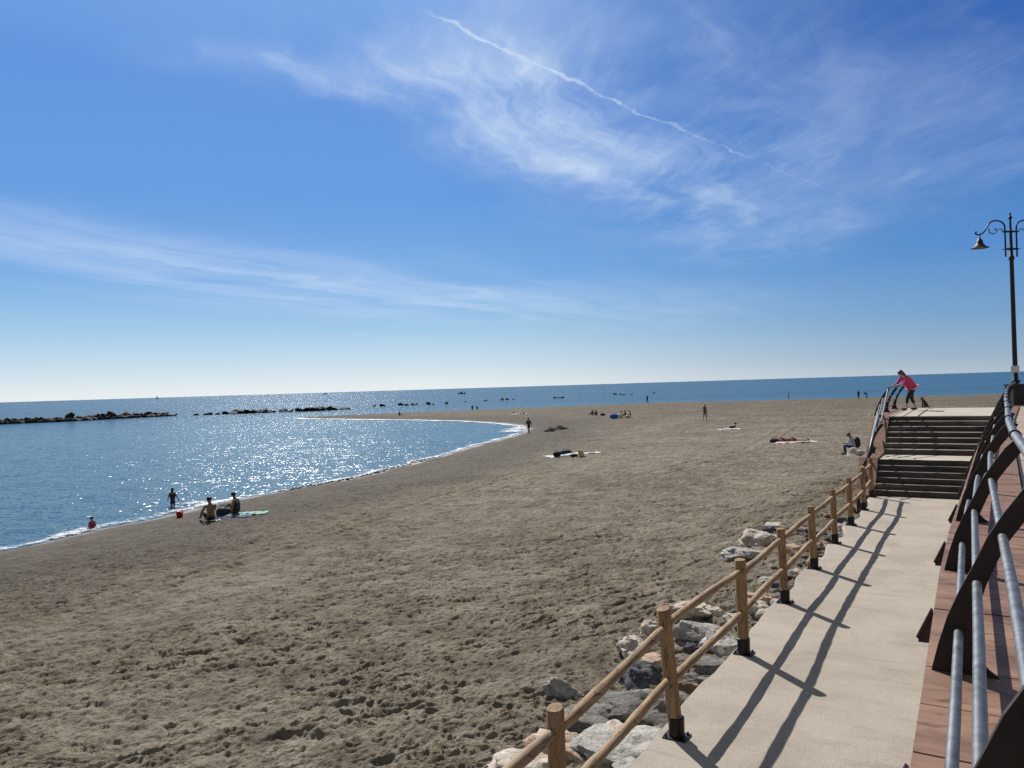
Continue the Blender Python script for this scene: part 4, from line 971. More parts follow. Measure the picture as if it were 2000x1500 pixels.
BLK, NVY = (0.016, 0.016, 0.020), (0.018, 0.028, 0.07)
def people():
    # woman on the platform
    foot = at(1781, 801, ZD)
    person('woman in pink top and black leggings bending over the handrail above the stairs', (foot.x-0.20, foot.y-0.10, ZD), face_to((-0.99, -0.10)), 1.62, 'rail', 'fair', 'brown', top=(0.62, 0.045, 0.16), sleeve=2, bottom=BLK, leg=2, longhair=True, scale_w=1.45, shoes=(0.10, 0.02, 0.03))
    # reader with backpack on the rock
    p = on_sand(1664, 888)
    person('person in grey shirt and blue jeans sitting on a boulder beside the stairs', p, face_to((-0.95, 0.25)), 1.72, 'rock', 'tan', 'dark', top=(0.34, 0.36, 0.42), sleeve=3, bottom=(0.02, 0.035, 0.12), leg=3, shoes=BLK)
    bp = empty('backpack', (p.x+0.22, p.y-0.06, p.z+0.47), face_to((-0.95, 0.25))); tag(bp, 'black backpack on the back of the person sitting beside the stairs', 'backpack')
    mb = MB(); mb.ell((0, -0.04, 0.18), (0.20, 0.17, 0.31), 14, 10); mb.build('bag_body', C_(BLK), bp, True)
    mb = MB(); mb.ell((0, -0.15, 0.08), (0.12, 0.06, 0.13), 12, 8); mb.build('pocket', C_(BLK), bp, True)
    for q in (-.11, .11):
        mb = MB(); mb.tube([(q, 0.08, 0.36), (q, 0.20, 0.40), (q, 0.24, 0.25), (q, 0.12, 0.02)], 0.016, 6); mb.build('strap', C_(BLK), bp, True)
    p = on_sand(1033, 847.5); person('dark-clad person walking at the tip of the lagoon, dark jacket and shorts', p, face_to((-.3, -1)), 1.75, 'walk', 'dark', 'dark', top=(0.03, 0.045, 0.045), sleeve=3, bottom=BLK, leg=1)
    p = on_sand(1377, 820); person('bare-chested person in grey shorts walking across the sand below the horizon', p, face_to((.25, -1)), 1.78, 'walk', 'dark', 'grey', top=None, bottom=(0.13, 0.12, 0.11), leg=2)
    p = on_sand(1264.5, 788); person('lone dark figure standing at the far waterline in the middle of the beach', p, face_to((-.6, 1)), 1.75, 'walk', 'dark', 'dark', top=NVY, bottom=NVY, leg=3)
    p = on_sand(1540.5, 782.5); person('distant person in a white top and dark shorts standing at the far waterline', p, face_to((-1, .2)), 1.75, 'stand', 'tan', 'dark', top=(0.55, 0.55, 0.58), bottom=BLK, leg=1)
    p = on_sand(1677, 779.5); person('distant upright person in dark red and navy near the stairs, left of a stooping one', p, face_to((-.3, 1)), 1.72, 'stand', 'tan', 'dark', top=(0.16, 0.03, 0.06), sleeve=3, bottom=NVY, leg=3)
    p = on_sand(1692.5, 779); person('distant stooping person in navy at the far waterline near the stairs', p, face_to((-1, 0.1)), 1.6, 'lean', 'tan', 'dark', top=NVY, sleeve=3, bottom=NVY, leg=3)
    # two children and two adults at the near waterline
    p = on_water(337.5, 989, 0.33); person('child standing knee deep in the shallows, seen from behind with arms held out', p, face_to((0.1, 1)), 1.24, 'wade', 'tan', 'dark', top=(0.035, 0.02, 0.045), sleeve=0, bottom=(0.03, 0.02, 0.04), leg=1, longhair=True)
    p = on_water(180, 1034, 0.62); person('child in a red top waist deep in the water at far left', p, face_to((-1, 0.2)), 1.15, 'wade', 'tan', 'dark', top=(0.35, 0.02, 0.03), sleeve=1, bottom=BLK, leg=1)
    p = on_sand(412, 1018); person('bare-backed adult in dark shorts sitting on the sand facing the sea, beside the red bucket', p, face_to((-0.75, 0.8)), 1.80, 'sit', 'tan', 'dark', bottom=BLK, leg=1)
    p = on_sand(462, 1005); person('adult in a black swimming top sitting on a blue and yellow towel at the waterline', p, face_to((-1, 0.25)), 1.76, 'sitprop', 'tan', 'dark', top=BLK, sleeve=0, bottom=BLK, leg=1)
    # group in the middle
    G = 'people sitting together in the middle of the beach'
    for px, py, tp, ls in ((1158, 811, NVY, 'left one of the pair sitting close together, in a navy top'), (1165, 811.5, (0.10, 0.03, 0.04), 'right one of the pair sitting close together, in a dark red top')):
        p = on_sand(px, py); person('person '+ls, p, face_to((-.7, .6)), 1.7, 'sit', 'tan', 'dark', top=tp, bottom=BLK, leg=1, group=G)
    for px, py, tp, bt, lab in ((1214.5, 814.5, (0.5, 0.48, 0.42), BLK, 'left person in a cream top of the trio right of the blue bag'), (1222, 814, (0.12, 0.03, 0.04), BLK, 'middle person in a dark red top of the trio right of the blue bag'), (1231.5, 814.5, None, BLK, 'bare-backed right person of the trio right of the blue bag')):
        p = on_sand(px, py); person('sitting '+lab, p, face_to((-.8, .3)), 1.72, 'sit', 'tan', 'dark', top=tp, bottom=bt, leg=1, group=G)
    # lying people
    p = on_sand(1535, 864); person('sunbather lying on the back with one knee raised on a white towel, left of two', p, face_to((-1, 0.12)), 1.72, 'lie', 'tan', 'dark', top=(0.25, 0.03, 0.07), sleeve=0, bottom=(0.25, 0.03, 0.07), leg=1)
    p = on_sand(1556, 863.5); person('pale sunbather in white lying on the back beside the other, head to the right', p, face_to((-1, 0.18)), 1.7, 'lie', 'fair', 'dark', top=(0.62, 0.58, 0.55), sleeve=1, bottom=(0.25, 0.04, 0.08), leg=1)
    p = on_sand(1425, 838.5); person('lone sunbather propped on the elbows in the middle of the sand, head and shoulders dark', p, face_to((1, 0.15)), 1.7, 'front', 'dark', 'dark', top=BLK, sleeve=1, bottom=(0.5, 0.5, 0.5), leg=1)
    p = on_sand(1020, 808.5); person('person with pale legs lying on the sand near the outer shore, right of two', p, face_to((1, 0.1)), 1.7, 'lie', 'fair', 'dark', top=(0.5, 0.5, 0.5), sleeve=1, bottom=BLK, leg=1)
    p = on_sand(1000, 808.5); person('person reclining near the outer shore, left of the one with pale legs', p, face_to((1, 0.2)), 1.7, 'front', 'dark', 'dark', top=BLK, sleeve=1, bottom=(0.4, 0.4, 0.4), leg=1)
    # spit
    GS = 'people sitting on the sand spit'
    p = on_sand(632.5, 811.5); person('seated dark figure at the tip of the spit, left of the pair', p, face_to((1, 0.1)), 1.7, 'sit', 'dark', 'dark', top=BLK, bottom=BLK, leg=1, group=GS)
    p = on_sand(646.5, 811); person('seated dark figure at the tip of the spit, right of the pair', p, face_to((-1, 0.1)), 1.75, 'sit', 'dark', 'dark', top=NVY, bottom=BLK, leg=1, group=GS)
    p = on_sand(779.5, 811.5); person('lone figure sitting on the thin middle of the spit', p, face_to((1, 0.1)), 1.8, 'sit', 'dark', 'dark', top=BLK, bottom=(.1, .03, .02), leg=1, group=GS)
    p = on_sand(823.5, 803.5); person('slim dark figure standing on the far edge of the spit', p, face_to((0, 1)), 1.7, 'stand', 'dark', 'dark', top=BLK, bottom=BLK, leg=3)
    GW = 'pair wading beyond the spit'
    p = on_water(923.5, 799.5, .62); p.y -= 2; person('left and larger of two dark figures wading waist deep beyond the spit', p, 0, 1.8, 'wade', 'dark', 'dark', top=BLK, bottom=BLK, leg=1, group=GW)
    p = on_water(932.5, 799, .68); p.y -= 2; person('right and smaller of two dark figures wading waist deep beyond the spit', p, 0, 1.65, 'wade', 'dark', 'dark', top=NVY, bottom=BLK, leg=1, group=GW)
people()

# ------------------------------------------------------------------ things on the beach
def towel(px, py, w, l, ang, c, label, c2=None, group=None):
    p = on_sand(px, py); m = mat_simple('towel_cloth', c, 0.95, 0, 0.1, 2, 0.004, 80, c2) if c2 is None else striped(c, c2)
    n, k = 14, 8; vs = []; rot = Matrix.Rotation(ang, 3, 'Z'); rnd = random.Random(int(px))
    X = []; Y = []
    for i in range(n+1):
        for j in range(k+1):
            v = rot @ Vector(((i/n-.5)*l, (j/k-.5)*w, 0)); vs.append(Vector((p.x+v.x, p.y+v.y, 0)))
    g, _ = ground(np.array([v.x for v in vs]), np.array([v.y for v in vs]))
    for i, v in enumerate(vs): v.z = float(g[i])+0.035+0.02*mn.noise(v*3.0)
    cz = [v.copy() for v in vs]; fs = [(i*(k+1)+j, (i+1)*(k+1)+j, (i+1)*(k+1)+j+1, i*(k+1)+j+1) for i in range(n) for j in range(k)]
    b = len(vs); vs2 = vs+[v-Vector((0, 0, 0.02)) for v in vs]; fs2 = fs+[[b+q for q in f[::-1]] for f in fs]
    border = [j for j in range(k+1)]+[i*(k+1)+k for i in range(1, n+1)]+[n*(k+1)+j for j in range(k-1, -1, -1)]+[i*(k+1) for i in range(n-1, 0, -1)]
    for a, c_ in zip(border, border[1:]+border[:1]): fs2.append((a, b+a, b+c_, c_))
    o = mesh_obj('beach_towel', [v-Vector((p.x, p.y, p.z)) for v in vs2], [f[::-1] for f in fs2], m, smooth=True); o.location = p
    return tag(o, label, 'towel', group)
def striped(c, c2):
    m, t, b = new_mat('striped_cloth'); g = t.node('ShaderNodeTexCoord').outputs['Object']
    w = t.node('ShaderNodeTexWave'); t.put(w.inputs['Vector'], g); w.inputs['Scale'].default_value = 1.1; w.inputs['Distortion'].default_value = 1.0
    t.put(b.inputs['Base Color'], t.mix(t.sstep(w.outputs['Fac'], .45, .55), c, c2)); b.inputs['Roughness'].default_value = .95; return m
def lump(name, px, py, dims, c, label, cat, rz=0.0, handle=True):
    """a soft bag with a flat bottom, zip line and two handles"""
    p = on_sand(px, py); root = empty(name, p, rz); tag(root, label, cat)
    vs, fs = ico(3); out = []
    for v in vs:
        q = Vector((math.copysign(abs(v.x)**.7, v.x)*dims[0]/2, math.copysign(abs(v.y)**.7, v.y)*dims[1]/2, (math.copysign(abs(v.z)**.8, v.z)*.5+.5)*dims[2]))
        q += Vector((1, 1, 1))*mn.noise(q*7+Vector((px, 0, 0)))*0.03; out.append(q)
    mesh_obj('bag_body', out, fs, C_(c), root, True)
    if handle:
        for s_ in (-1, 1):
            mb = MB(); mb.tube([(-dims[0]*.22, s_*dims[1]*.2, dims[2]*.9), (-dims[0]*.16, s_*dims[1]*.22, dims[2]*1.25), (dims[0]*.16, s_*dims[1]*.22, dims[2]*1.25), (dims[0]*.22, s_*dims[1]*.2, dims[2]*.9)], 0.012, 6); mb.build('handle', C_(c), root, True)
    return root
towel(1100, 889, 1.3, 2.6, .15, (0.66, 0.66, 0.68), 'large white towel under dark bags on the empty pitch in mid beach')
towel(1150, 887, 1.0, 1.7, -.1, (0.62, 0.52, 0.52), 'pinkish white towel at the right end of the empty pitch in mid beach')
lump('bag', 1088, 892, (.55, .35, .34), BLK, 'black bag at the left end of the white towel in mid beach', 'bag')
lump('bag', 1105, 887, (.9, .4, .28), NVY, 'long navy bag lying in the middle of the white towel', 'bag', .2)
lump('bag', 1121, 892.5, (.5, .3, .2), BLK, 'small black bag at the front edge of the white towel beside the yellow folded chair', 'bag')
def yellow_thing():
    p = on_sand(1137, 893.5); root = empty('beach_chair', p, .3); root.scale = (.72, .72, .72); tag(root, 'low folding beach chair of yellow fabric half open on the white towel in mid beach', 'chair')
    mb = MB(); mb.prism([(-.28, 0, .02), (.28, 0, .02), (.26, .42, .55), (-.26, .42, .55)], (0, .012, .01)); mb.build('backrest', C_((0.50, 0.44, 0.14)), root)
    mb = MB(); mb.prism([(-.28, -.42, .12), (.28, -.42, .12), (.28, 0, .05), (-.28, 0, .05)], (0, 0, .012)); mb.build('seat', C_(BLK), root)
    for q in (-.28, .28):
        mb = MB(); mb.tube([(q, -.44, .0), (q, .02, .06), (q*.95, .43, .56)], .012, 6); mb.build('frame', M['zinc'], root, True)
        mb = MB(); mb.tube([(q, .25, .32), (q, .45, 0)], .010, 6); mb.build('leg', M['zinc'], root, True)
yellow_thing()
towel(1547, 864.5, 1.3, 3.1, .10, (0.50, 0.40, 0.40), 'large white and pink towel under the two sunbathers near the stairs')
lump('bag', 1512, 865.5, (.6, .4, .30), BLK, 'black bag at the left end of the towel of the two sunbathers', 'bag')
towel(1424, 839.5, .9, 2.0, .12, (0.55, 0.55, 0.57), 'white towel under the lone sunbather propped on the elbows')
lump('bag', 1177, 812, (.75, .45, .35), BLK, 'low dark bag on the sand between the seated pair and the blue bag', 'bag')
lump('bag', 1199, 817.5, (1.15, .7, .62), (0.02, 0.12, 0.48), 'bright blue beach bag in front of the seated trio', 'bag')
lump('bag', 1212, 816, (.7, .5, .6), (0.65, 0.62, 0.52), 'cream bag between the blue bag and the seated trio', 'bag')
lump('bag', 1226, 816, (.8, .4, .35), (0.65, 0.63, 0.58), 'white bag at the feet of the right two of the seated trio', 'bag')
lump('bag', 641, 811.5, (1.2, .6, .5), BLK, 'dark bag between the two people at the tip of the spit', 'bag')
towel(1010, 809, 1.0, 3.5, .1, (0.5, 0.48, 0.46), 'pale towel under the people lying near the outer shore')
towel(482, 1003.5, 0.9, 1.7, .1, (0.05, 0.40, 0.62), 'blue and yellow towel under the adult in the black swimming top', (0.62, 0.60, 0.12))
towel(458, 1008, 0.9, 1.5, -.2, (0.06, 0.12, 0.22), 'dark blue towel left of the blue and yellow one')
lump('bag', 436, 1008, (.55, .4, .36), (0.02, 0.03, 0.055), 'dark blue bag on the sand between the two seated adults', 'bag')
lump('bag', 449, 1010, (.34, .2, .1), (0.35, 0.36, 0.38), 'small grey bundle on the sand in front of the dark blue towel', 'bag', handle=False)
def foam_patch(px, py, rx_, ry_):
    p = at(px, py, ZW); n = 26; vs = []; e = []; rnd = random.Random(2)
    for i in range(n+1):
        for j in range(n+1):
            u, v = i/n*2-1, j/n*2-1; r_ = math.hypot(u, v); e.append(max(0.0, 1.25-r_*1.3) if r_ < 1 else 0.0)
            vs.append((p.x+u*rx_, p.y+v*ry_, ZW+0.02+0.05*max(0, 1-r_)*(0.5+mn.noise(Vector((u*6, v*6, 0))))))
    fs = [(i*(n+1)+j, (i+1)*(n+1)+j, (i+1)*(n+1)+j+1, i*(n+1)+j+1) for i in range(n) for j in range(n)]
    o = mesh_obj('sea_foam', vs, fs, M['foam'], smooth=True); a = o.data.attributes.new('edge', 'FLOAT', 'POINT'); a.data.foreach_set('value', np.array(e, np.float32)*0.85); tag(o, kind='stuff')
foam_patch(372, 983, 2.0, 1.1); foam_patch(342, 990, .7, .5); foam_patch(182, 1035, .6, .35)
def weed_line():
    rnd = random.Random(21); mb = MB(); pts = [at(a, b, ZW) for a, b in ((545, 962), (600, 951), (660, 939), (720, 926), (800, 906), (860, 890))]
    for k in range(len(pts)-1):
        for _ in range(46 if k in (1, 2, 3) else 16):
            q = pts[k].lerp(pts[k+1], rnd.random()); q.x += rnd.gauss(0, .22)+.35; q.y += rnd.gauss(0, .3)-.25; q.z = gz(q.x, q.y)+.02
            if q.z < ZW: q.z = ZW+.02
            d = Vector((rnd.gauss(0, 1), rnd.gauss(0, 1), 0)).normalized()*rnd.uniform(.08, .25)
            mb.tube([q-d, q+Vector((0, 0, .03)), q+d], [.02, .04, .015], 5)
    o = mb.build('seaweed', mat_simple('wet_weed', (.018, .014, .010), .5)); tag(o, 'dark line of washed up seaweed along the edge of the lagoon', kind='stuff')
weed_line()
def small_things():
    p = on_sand(351, 1011); root = empty('toy_bucket', p); tag(root, 'red toy bucket at the edge of the water left of the bare-backed adult', 'bucket')
    mb = MB(); mb.lathe([(.11, 0), (.15, .24), (.16, .25), (.15, .26), (.14, .25), (.10, .02)], seg=18); mb.build('pail', mat_simple('red_plastic', (.6, .012, .015), .35), root, True)
    mb = MB(); mb.tube([(.15*math.cos(a), 0.02, .25+.15*math.sin(a)) for a in [math.pi*i/10 for i in range(11)]], .009, 6); mb.build('handle', mat_simple('white_plastic', (.7, .7, .7), .4), root, True)
    for px, py, lab in ((422, 1018, 'left white sandal on the sand right of the bare-backed adult'), (428, 1016.5, 'right white sandal on the sand right of the bare-backed adult')):
        p = on_sand(px, py); root = empty('sandal', p, .6); tag(root, lab, 'sandal', 'white sandals')
        mb = MB(); mb.ell((0, 0, .03), (.05, .14, .02), 14, 6); mb.build('sole', mat_simple('white_rubber', (.6, .6, .58), .6), root, True)
        mb = MB(); mb.tube([(.05, .02, .03), (.03, .03, .08), (-.03, .03, .08), (-.05, .02, .03)], .012, 6); mb.build('strap', mat_simple('white_rubber', (.6, .6, .58), .6), root, True)
    # pile of weed and twigs
    for px, py, w, lab in ((1095, 839, 1.25, 'heap of dark driftwood twigs and weed on the sand right of the walking person'), (1076, 843, .8, 'small spread of dark weed left of the driftwood heap')):
        p = on_sand(px, py); rnd = random.Random(int(px)); mb = MB()
        for _ in range(110):
            a = Vector((rnd.gauss(0, w*.42), rnd.gauss(0, .35), 0)); h = max(0, .42*math.exp(-(a.x/w*2.2)**2)); a.z = rnd.uniform(0, h)
            d = Vector((rnd.gauss(0, 1), rnd.gauss(0, 1), rnd.gauss(0, .4))).normalized()*rnd.uniform(.12, .4)
            mb.tube([a-d, a+d*.1+Vector((0, 0, .03)), a+d], [.012, .02, .008], 5)
        o = mb.build('driftwood', mat_simple('driftwood', (.05, .04, .03), .9)); o.location = p; tag(o, lab, 'driftwood')
small_things()

# ------------------------------------------------------------------ boats, ships and birds
def hull(L, B, H, mat, parent, name='hull'):
    mb = MB(); n = 14; ring = []
    for i in range(n+1):
        u = i/n*2-1; w = B/2*(1-abs(u)**2.6)**.75+0.01; sh = H*(1+.35*u*u)
        ring.append([Vector((u*L/2, -w, sh)), Vector((u*L/2*.97, -w*.7, H*.3)), Vector((u*L/2*.93, 0, 0)), Vector((u*L/2*.97, w*.7, H*.3)), Vector((u*L/2, w, sh)), Vector((u*L/2*.96, w*.8, sh-.05*H)), Vector((u*L/2*.92, 0, H*.45)), Vector((u*L/2*.96, -w*.8, sh-.05*H))])
    vs = [v for r_ in ring for v in r_]; fs = [(i*8+k, i*8+(k+1) % 8, (i+1)*8+(k+1) % 8, (i+1)*8+k) for i in range(n) for k in range(8)]+[list(range(8))[::-1], list(range(n*8, n*8+8))]
    mb.add(vs, fs); return mb.build(name, mat, parent, True)
def boats():
    dark = mat_simple('dark_hull', (.03, .035, .045), .5); white = mat_simple('white_hull', (.75, .76, .78), .4); grey = mat_simple('grey_hull', (.22, .25, .29), .5)
    p = at(902, 769.5, ZW); r_ = empty('fishing_boat', (p.x, p.y, ZW-.2), .1); tag(r_, 'small dark fishing boat with two figures far out above the middle of the spit', 'boat'); r_.scale = (1.15, 1.15, 1.15)
    hull(6.5, 2.1, .9, dark, r_); mb = MB(); mb.box(-.9, .5, -.6, .6, .7, 1.9); mb.box(-1.1, .7, -.7, .7, 1.9, 1.98); mb.build('cabin', dark, r_)
    mb = MB(); mb.tube([(1.4, 0, .6), (1.4, 0, 3.2)], .05, 6); mb.build('mast', dark, r_)
    for q, l in ((-2.0, 'dark figure at the stern of the fishing boat'), (2.2, 'dark figure at the bow of the fishing boat')):
        person(l, (p.x+q*1.15, p.y, ZW+.45), 0, 1.7, 'stand', 'dark', 'dark', top=BLK, bottom=BLK, leg=3)
    p = at(1091.5, 777.5, ZW); r_ = empty('rowing_boat', (p.x, p.y, ZW-.12), 0); tag(r_, 'long low dark rowing boat with a figure at each end beyond the beach', 'boat')
    hull(4.9, .95, .42, dark, r_); mb = MB(); mb.box(-.15, .15, -.35, .35, .25, .3); mb.build('seat', dark, r_)
    mb = MB(); mb.tube([(-.6, -1.4, .1), (0, 0, .6), (.6, 1.4, .5)], .03, 6); mb.build('oar', dark, r_)
    for q, l in ((-1.9, 'dark figure sitting at the left end of the rowing boat'), (1.5, 'dark figure sitting at the right end of the rowing boat')):
        person(l, (p.x+q, p.y, ZW+.1), -1.5 if q < 0 else 1.5, 1.7, 'sit', 'dark', 'dark', top=BLK, bottom=BLK, leg=1)
    p = at(635, 770, ZW); r_ = empty('motor_boat', (p.x, p.y, ZW-.2), 0); tag(r_, 'small dark motor boat near the horizon left of centre', 'boat'); r_.scale = (2.2, 2.2, 2.2)
    hull(7, 2.3, 1.0, dark, r_); mb = MB(); mb.box(-.6, 1.0, -.7, .7, .8, 2.0); mb.build('cabin', dark, r_)
    def ship(px, py, L, lab, m, tall=1.0):
        p = at(px, py, ZW); p = p*(5200/p.y) if (p.y > 5200 or p.y < 0) else p
        r_ = empty('cargo_ship', (p.x, p.y, ZW-1), .05); tag(r_, lab, 'ship'); hull(L, L*.16, L*.09*tall, m, r_)
        mb = MB(); mb.box(-L*.42, -L*.28, -L*.06, L*.06, L*.07, L*.20*tall); mb.build('bridge', m, r_)
        mb = MB(); mb.box(-L*.2, L*.35, -L*.06, L*.06, L*.06, L*.115*tall); mb.build('cargo', m, r_)
    ship(1805, 732.5, 26, 'tiny grey ship on the horizon right of the woman in pink', grey)
    ship(89, 785.5, 16, 'tiny grey ship on the horizon at far left', grey, 1.2)
    ship(1243, 749.8, 24, 'tiny pale ship on the horizon above the lone figure at the waterline', grey)
    def sail(px, py, H_, lab, Yd):
        d = ray(px, py); p = Vector((d.x/d.y*Yd, Yd, ZW)); r_ = empty('sailing_boat', p, .3); tag(r_, lab, 'boat')
        hull(H_*.75, H_*.2, H_*.09, white, r_); mb = MB(); mb.tube([(0, 0, H_*.05), (0, 0, H_)], H_*.008, 8); mb.build('mast', white, r_)
        mb = MB(); mb.prism([(-.02*H_, 0, .12*H_), (-.33*H_, 0, .13*H_), (-.02*H_, 0, .95*H_)], (0, .01*H_, 0)); mb.build('sail', white, r_)
        mb = MB(); mb.prism([(.03*H_, 0, .12*H_), (.34*H_, 0, .10*H_), (.03*H_, 0, .85*H_)], (0, .01*H_, 0)); mb.build('jib', white, r_)
    sail(307, 777, 13, 'tiny white sailing boat on the horizon above the left breakwater', 2400)
    p = None
    d = ray(1995, 726); Yd = 1500; r_ = empty('sailing_boat', (d.x/d.y*Yd, Yd, ZW), .3); tag(r_, 'white sailing boat with bare mast on the horizon right of the lamp post', 'boat')
    hull(11, 3, 1.4, white, r_); mb = MB(); mb.tube([(0, 0, 1), (0, 0, 15)], .12, 8); mb.build('mast', white, r_); mb = MB(); mb.box(-2.5, 1.5, -1, 1, 1.2, 2.2); mb.build('cabin', white, r_)
    def bird(px, py, dist, lab, sc=1.0):
        d = ray(px, py).normalized(); p = Vector((0, 0, CAM_H))+d*dist; r_ = empty('seagull', p, .5); r_.scale = (sc,)*3; tag(r_, lab, 'bird')
        mb = MB(); mb.ell((0, 0, 0), (.07, .24, .065), 12, 8); mb.ell((0, .25, .03), (.045, .06, .045), 10, 6); mb.tube([(0, .30, .03), (0, .36, .02)], [.012, .004], 6)
        mb.prism([(-.03, -.2, 0), (.03, -.2, 0), (.07, -.38, 0), (-.07, -.38, 0)], (0, 0, .01)); mb.build('body', mat_simple('gull_grey', (.10, .10, .11), .8), r_, True)
        for s_ in (-1, 1):
            mb = MB(); mb.prism([(s_*.05, .10, .03), (s_*.32, .16, .17), (s_*.68, -.02, .10), (s_*.34, .0, .15), (s_*.05, -.08, .03)], (0, 0, .012)); mb.build('wing', mat_simple('gull_wing', (.09, .09, .10), .8), r_)
    bird(750, 539, 190, 'small dark seagull in the sky left of centre', 0.8); bird(110, 590, 240, 'tiny dark seagull in the sky at far left', .7); bird(1462, 575, 240, 'tiny dark seagull in the sky right of centre', .7); bird(685, 747, 300, 'tiny seagull low over the horizon left of centre', .6)
boats()

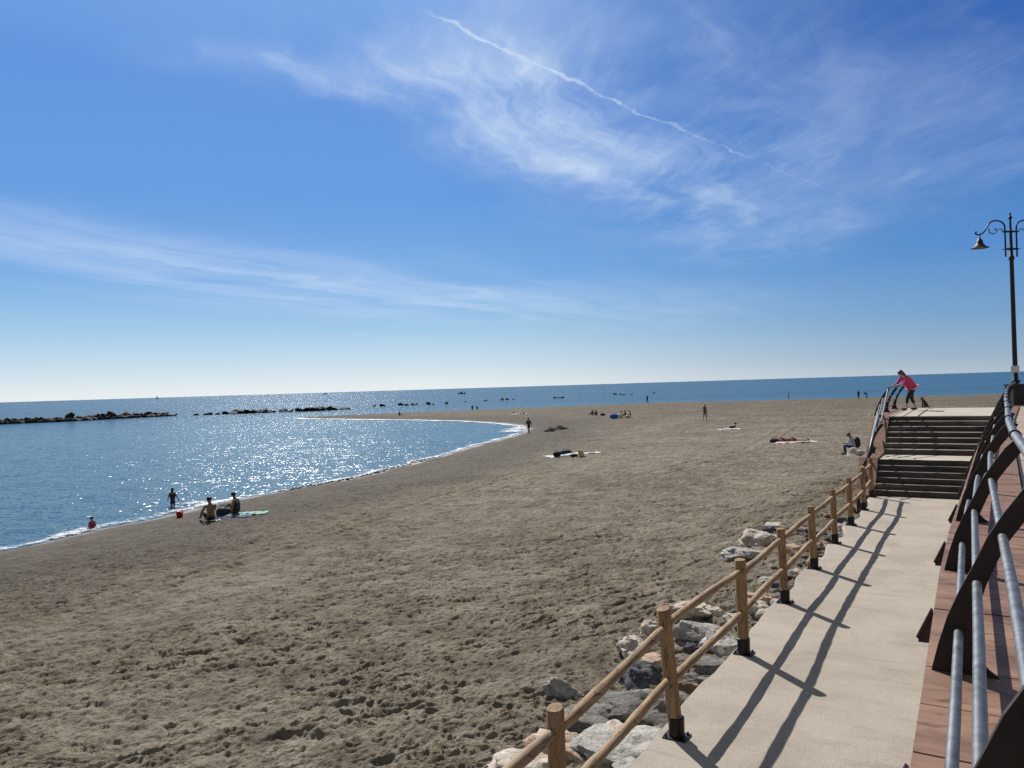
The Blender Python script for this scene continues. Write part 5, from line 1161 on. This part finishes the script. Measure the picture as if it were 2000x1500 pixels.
# ------------------------------------------------------------------ lamp post and things on the promenade
def lamp_post():
    p = at(1985, 791, ZD); Yl = p.y; k = Yl/_f
    root = empty('street_lamp', (p.x, p.y, ZD), 0.10); tag(root, 'tall black ornate lamp post with two scrolled arms at the right edge of the boardwalk', 'street lamp')
    Ht = 379*k
    mb = MB(); mb.lathe([(.26, 0), (.26, .10), (.21, .14), (.20, .42), (.16, .50), (.13, .60), (.13, .86), (.17, .90), (.17, .94), (.095, 1.0), (.085, 2.0), (.075, Ht*.70), (.07, Ht*.745), (.10, Ht*.75), (.10, Ht*.765), (.062, Ht*.77), (.05, Ht*.90), (.05, Ht*.905)], seg=18); mb.build('pole', M['black'], root, True)
    mb = MB(); mb.lathe([(.04, Ht*.90), (.034, Ht*.955), (.05, Ht*.96), (.075, Ht*.966), (.05, Ht*.973), (.022, Ht*.978), (.035, Ht*.986), (.02, Ht*.992), (.006, Ht)], seg=12); mb.build('finial', M['black'], root, True)
    for z in (Ht*.805, Ht*.895):
        mb = MB(); mb.tube([(-.40, 0, z), (.40, 0, z)], [.012, .012], 8); mb.tube([(-.30, 0, z), (0, 0, z), (.30, 0, z)], [.03, .05, .03], 8); mb.lathe([(.03, -.06), (.09, 0), (.03, .06)], (0, 0, z), 10)
        for q in (-.24, .24): mb.lathe([(.02, -.05), (.055, 0), (.02, .05)], (q, 0, z), 8)
        mb.build('cross_bar', M['black'], root, True)
    z0 = Ht*.765; zt = Ht*.915
    for s_ in (-1, 1):
        arm = [(s_*.24, 0, z0), (s_*.24, 0, Ht*.89)]
        cx, cz, r_ = s_*.60, Ht*.918, .36
        arm += [(cx-s_*r_*math.cos(a), 0, cz+r_*.72*math.sin(a)) for a in [R(10+150*i/12) for i in range(13)]]
        e = arm[-1]; arm += [(e[0]+s_*.10, 0, e[2]-.16), (e[0]+s_*.22, 0, e[2]-.30), (e[0]+s_*.36, 0, e[2]-.37), (e[0]+s_*.48, 0, e[2]-.38), (e[0]+s_*.56, 0, e[2]-.32), (e[0]+s_*.54, 0, e[2]-.26), (e[0]+s_*.49, 0, e[2]-.28)]
        mb = MB(); mb.tube(arm, .030, 8)
        sc = [(cx+s_*(r_*.9), 0, cz-.02), (cx+s_*.30, 0, cz-.20), (cx+s_*.16, 0, cz-.27), (cx+s_*.02, 0, cz-.22), (cx-s_*.02, 0, cz-.12), (cx+s_*.05, 0, cz-.06), (cx+s_*.10, 0, cz-.11)]
        mb.tube(sc, .020, 7); mb.tube([(cx-s_*.02, 0, cz-.12), (cx-s_*.15, 0, cz-.06), (cx-s_*.27, 0, cz-.13), (cx-s_*.35, 0, cz-.26)], .016, 7)
        mb.build('arm', M['black'], root, True)
        lx, lz = e[0]+s_*.38, e[2]-.37
        mb = MB(); mb.lathe([(q*.88, w*.84) for q, w in [(.03, 0), (.03, -.16), (.07, -.20), (.10, -.28), (.13, -.30), (.13, -.40), (.17, -.46), (.24, -.56), (.36, -.62), (.37, -.635), (.35, -.635), (.22, -.575), (.02, -.5)]], (lx, 0, lz), 20); sh = mb.build('lamp_shade', M['black'], root, True)
        m, t, b = new_mat('frosted_glass'); b.inputs['Base Color'].default_value = (.14, .145, .14, 1); b.inputs['Roughness'].default_value = .45
        mb = MB(); mb.ell((lx, 0, lz-.485), (.17, .17, .06), 16, 8); mb.build('glass', m, sh, True)
    # notice plate fixed to the pole
    zb = 70*k; d = Vector((-p.x, -p.y, 0)).normalized(); rt = Vector((d.y, -d.x, 0)); ang = math.atan2(-rt.x*0-0, 1)
    pr = empty('notice_sign', (p.x+d.x*.10, p.y+d.y*.10, ZD+zb-.0), math.atan2(rt.y, rt.x)+math.pi); tag(pr, 'small white square notice plate with a grey symbol fixed to the lamp post', 'sign')
    mb = MB(); mb.box(-.14, .14, -.02, .0, -.13, .13); mb.build('plate', mat_simple('white_plate', (.62, .64, .64), .5), pr)
    mb = MB(); mb.box(-.075, .075, .0025, .006, -.06, .07); mb.build('symbol', mat_simple('grey_print', (.16, .18, .18), .6), pr)
lamp_post()
def promenade_things():
    p = at(2006, 793, ZD); root = empty('kiosk_panel', (p.x, p.y+.4, ZD), -.1); tag(root, 'black box-like cabinet on the boardwalk right of the lamp post at the photo edge', 'cabinet')
    mb = MB(); mb.box(-.38, .5, -.3, .3, .05, .80); mb.build('cabinet_body', M['black'], root)
    mb = MB(); mb.box(-.42, .54, -.34, .34, .80, .84); mb.build('lid', M['black'], root)
    for q in (-.36, .46):
        mb = MB(); mb.box(q-.02, q+.02, -.28, .28, 0, .05); mb.build('foot', M['black'], root)
    # dog by the woman
    p = at(1806, 797, ZD); root = empty('dog', (p.x, p.y, ZD), face_to((-.9, -.3))); tag(root, 'small dark dog sitting on the platform behind the woman in pink', 'dog'); root.scale = (.82,)*3
    P = [(0, -.12, .14), (0, -.02, .24), (0, .05, .34), (0, .10, .42), (0, .16, .46), (0, .25, .44), (-.06, .06, .22), (-.06, .09, .03), (.06, .06, .22), (.06, .09, .03), (-.08, -.10, .10), (-.09, .02, .08), (-.09, .03, .02), (.08, -.10, .10), (.09, .02, .08), (.09, .03, .02), (0, -.24, .05), (0, -.36, .06)]
    E = [(0, 1), (1, 2), (2, 3), (3, 4), (4, 5), (2, 6), (6, 7), (2, 8), (8, 9), (0, 10), (10, 11), (11, 12), (0, 13), (13, 14), (14, 15), (0, 16), (16, 17)]
    Rr = [.085, .085, .08, .05, .058, .028, .032, .02, .032, .02, .05, .032, .02, .05, .032, .02, .025, .012]
    vs, fs = skin_mesh(P, E, Rr, 0, 2); mb = MB(); mb.add(vs, fs)
    for s_ in (-1, 1): mb.prism([(s_*.02, .14, .50), (s_*.06, .13, .49), (s_*.055, .12, .58)], (0, .012, 0))
    mb.build('body', mat_simple('dog_fur', (.035, .028, .024), .9, 0, .3, 30, .004, 60), root, True)
promenade_things()
for o in bpy.data.objects:
    if o.type == 'MESH' and len(o.data.materials) == 0: o.data.materials.append(M['black'])
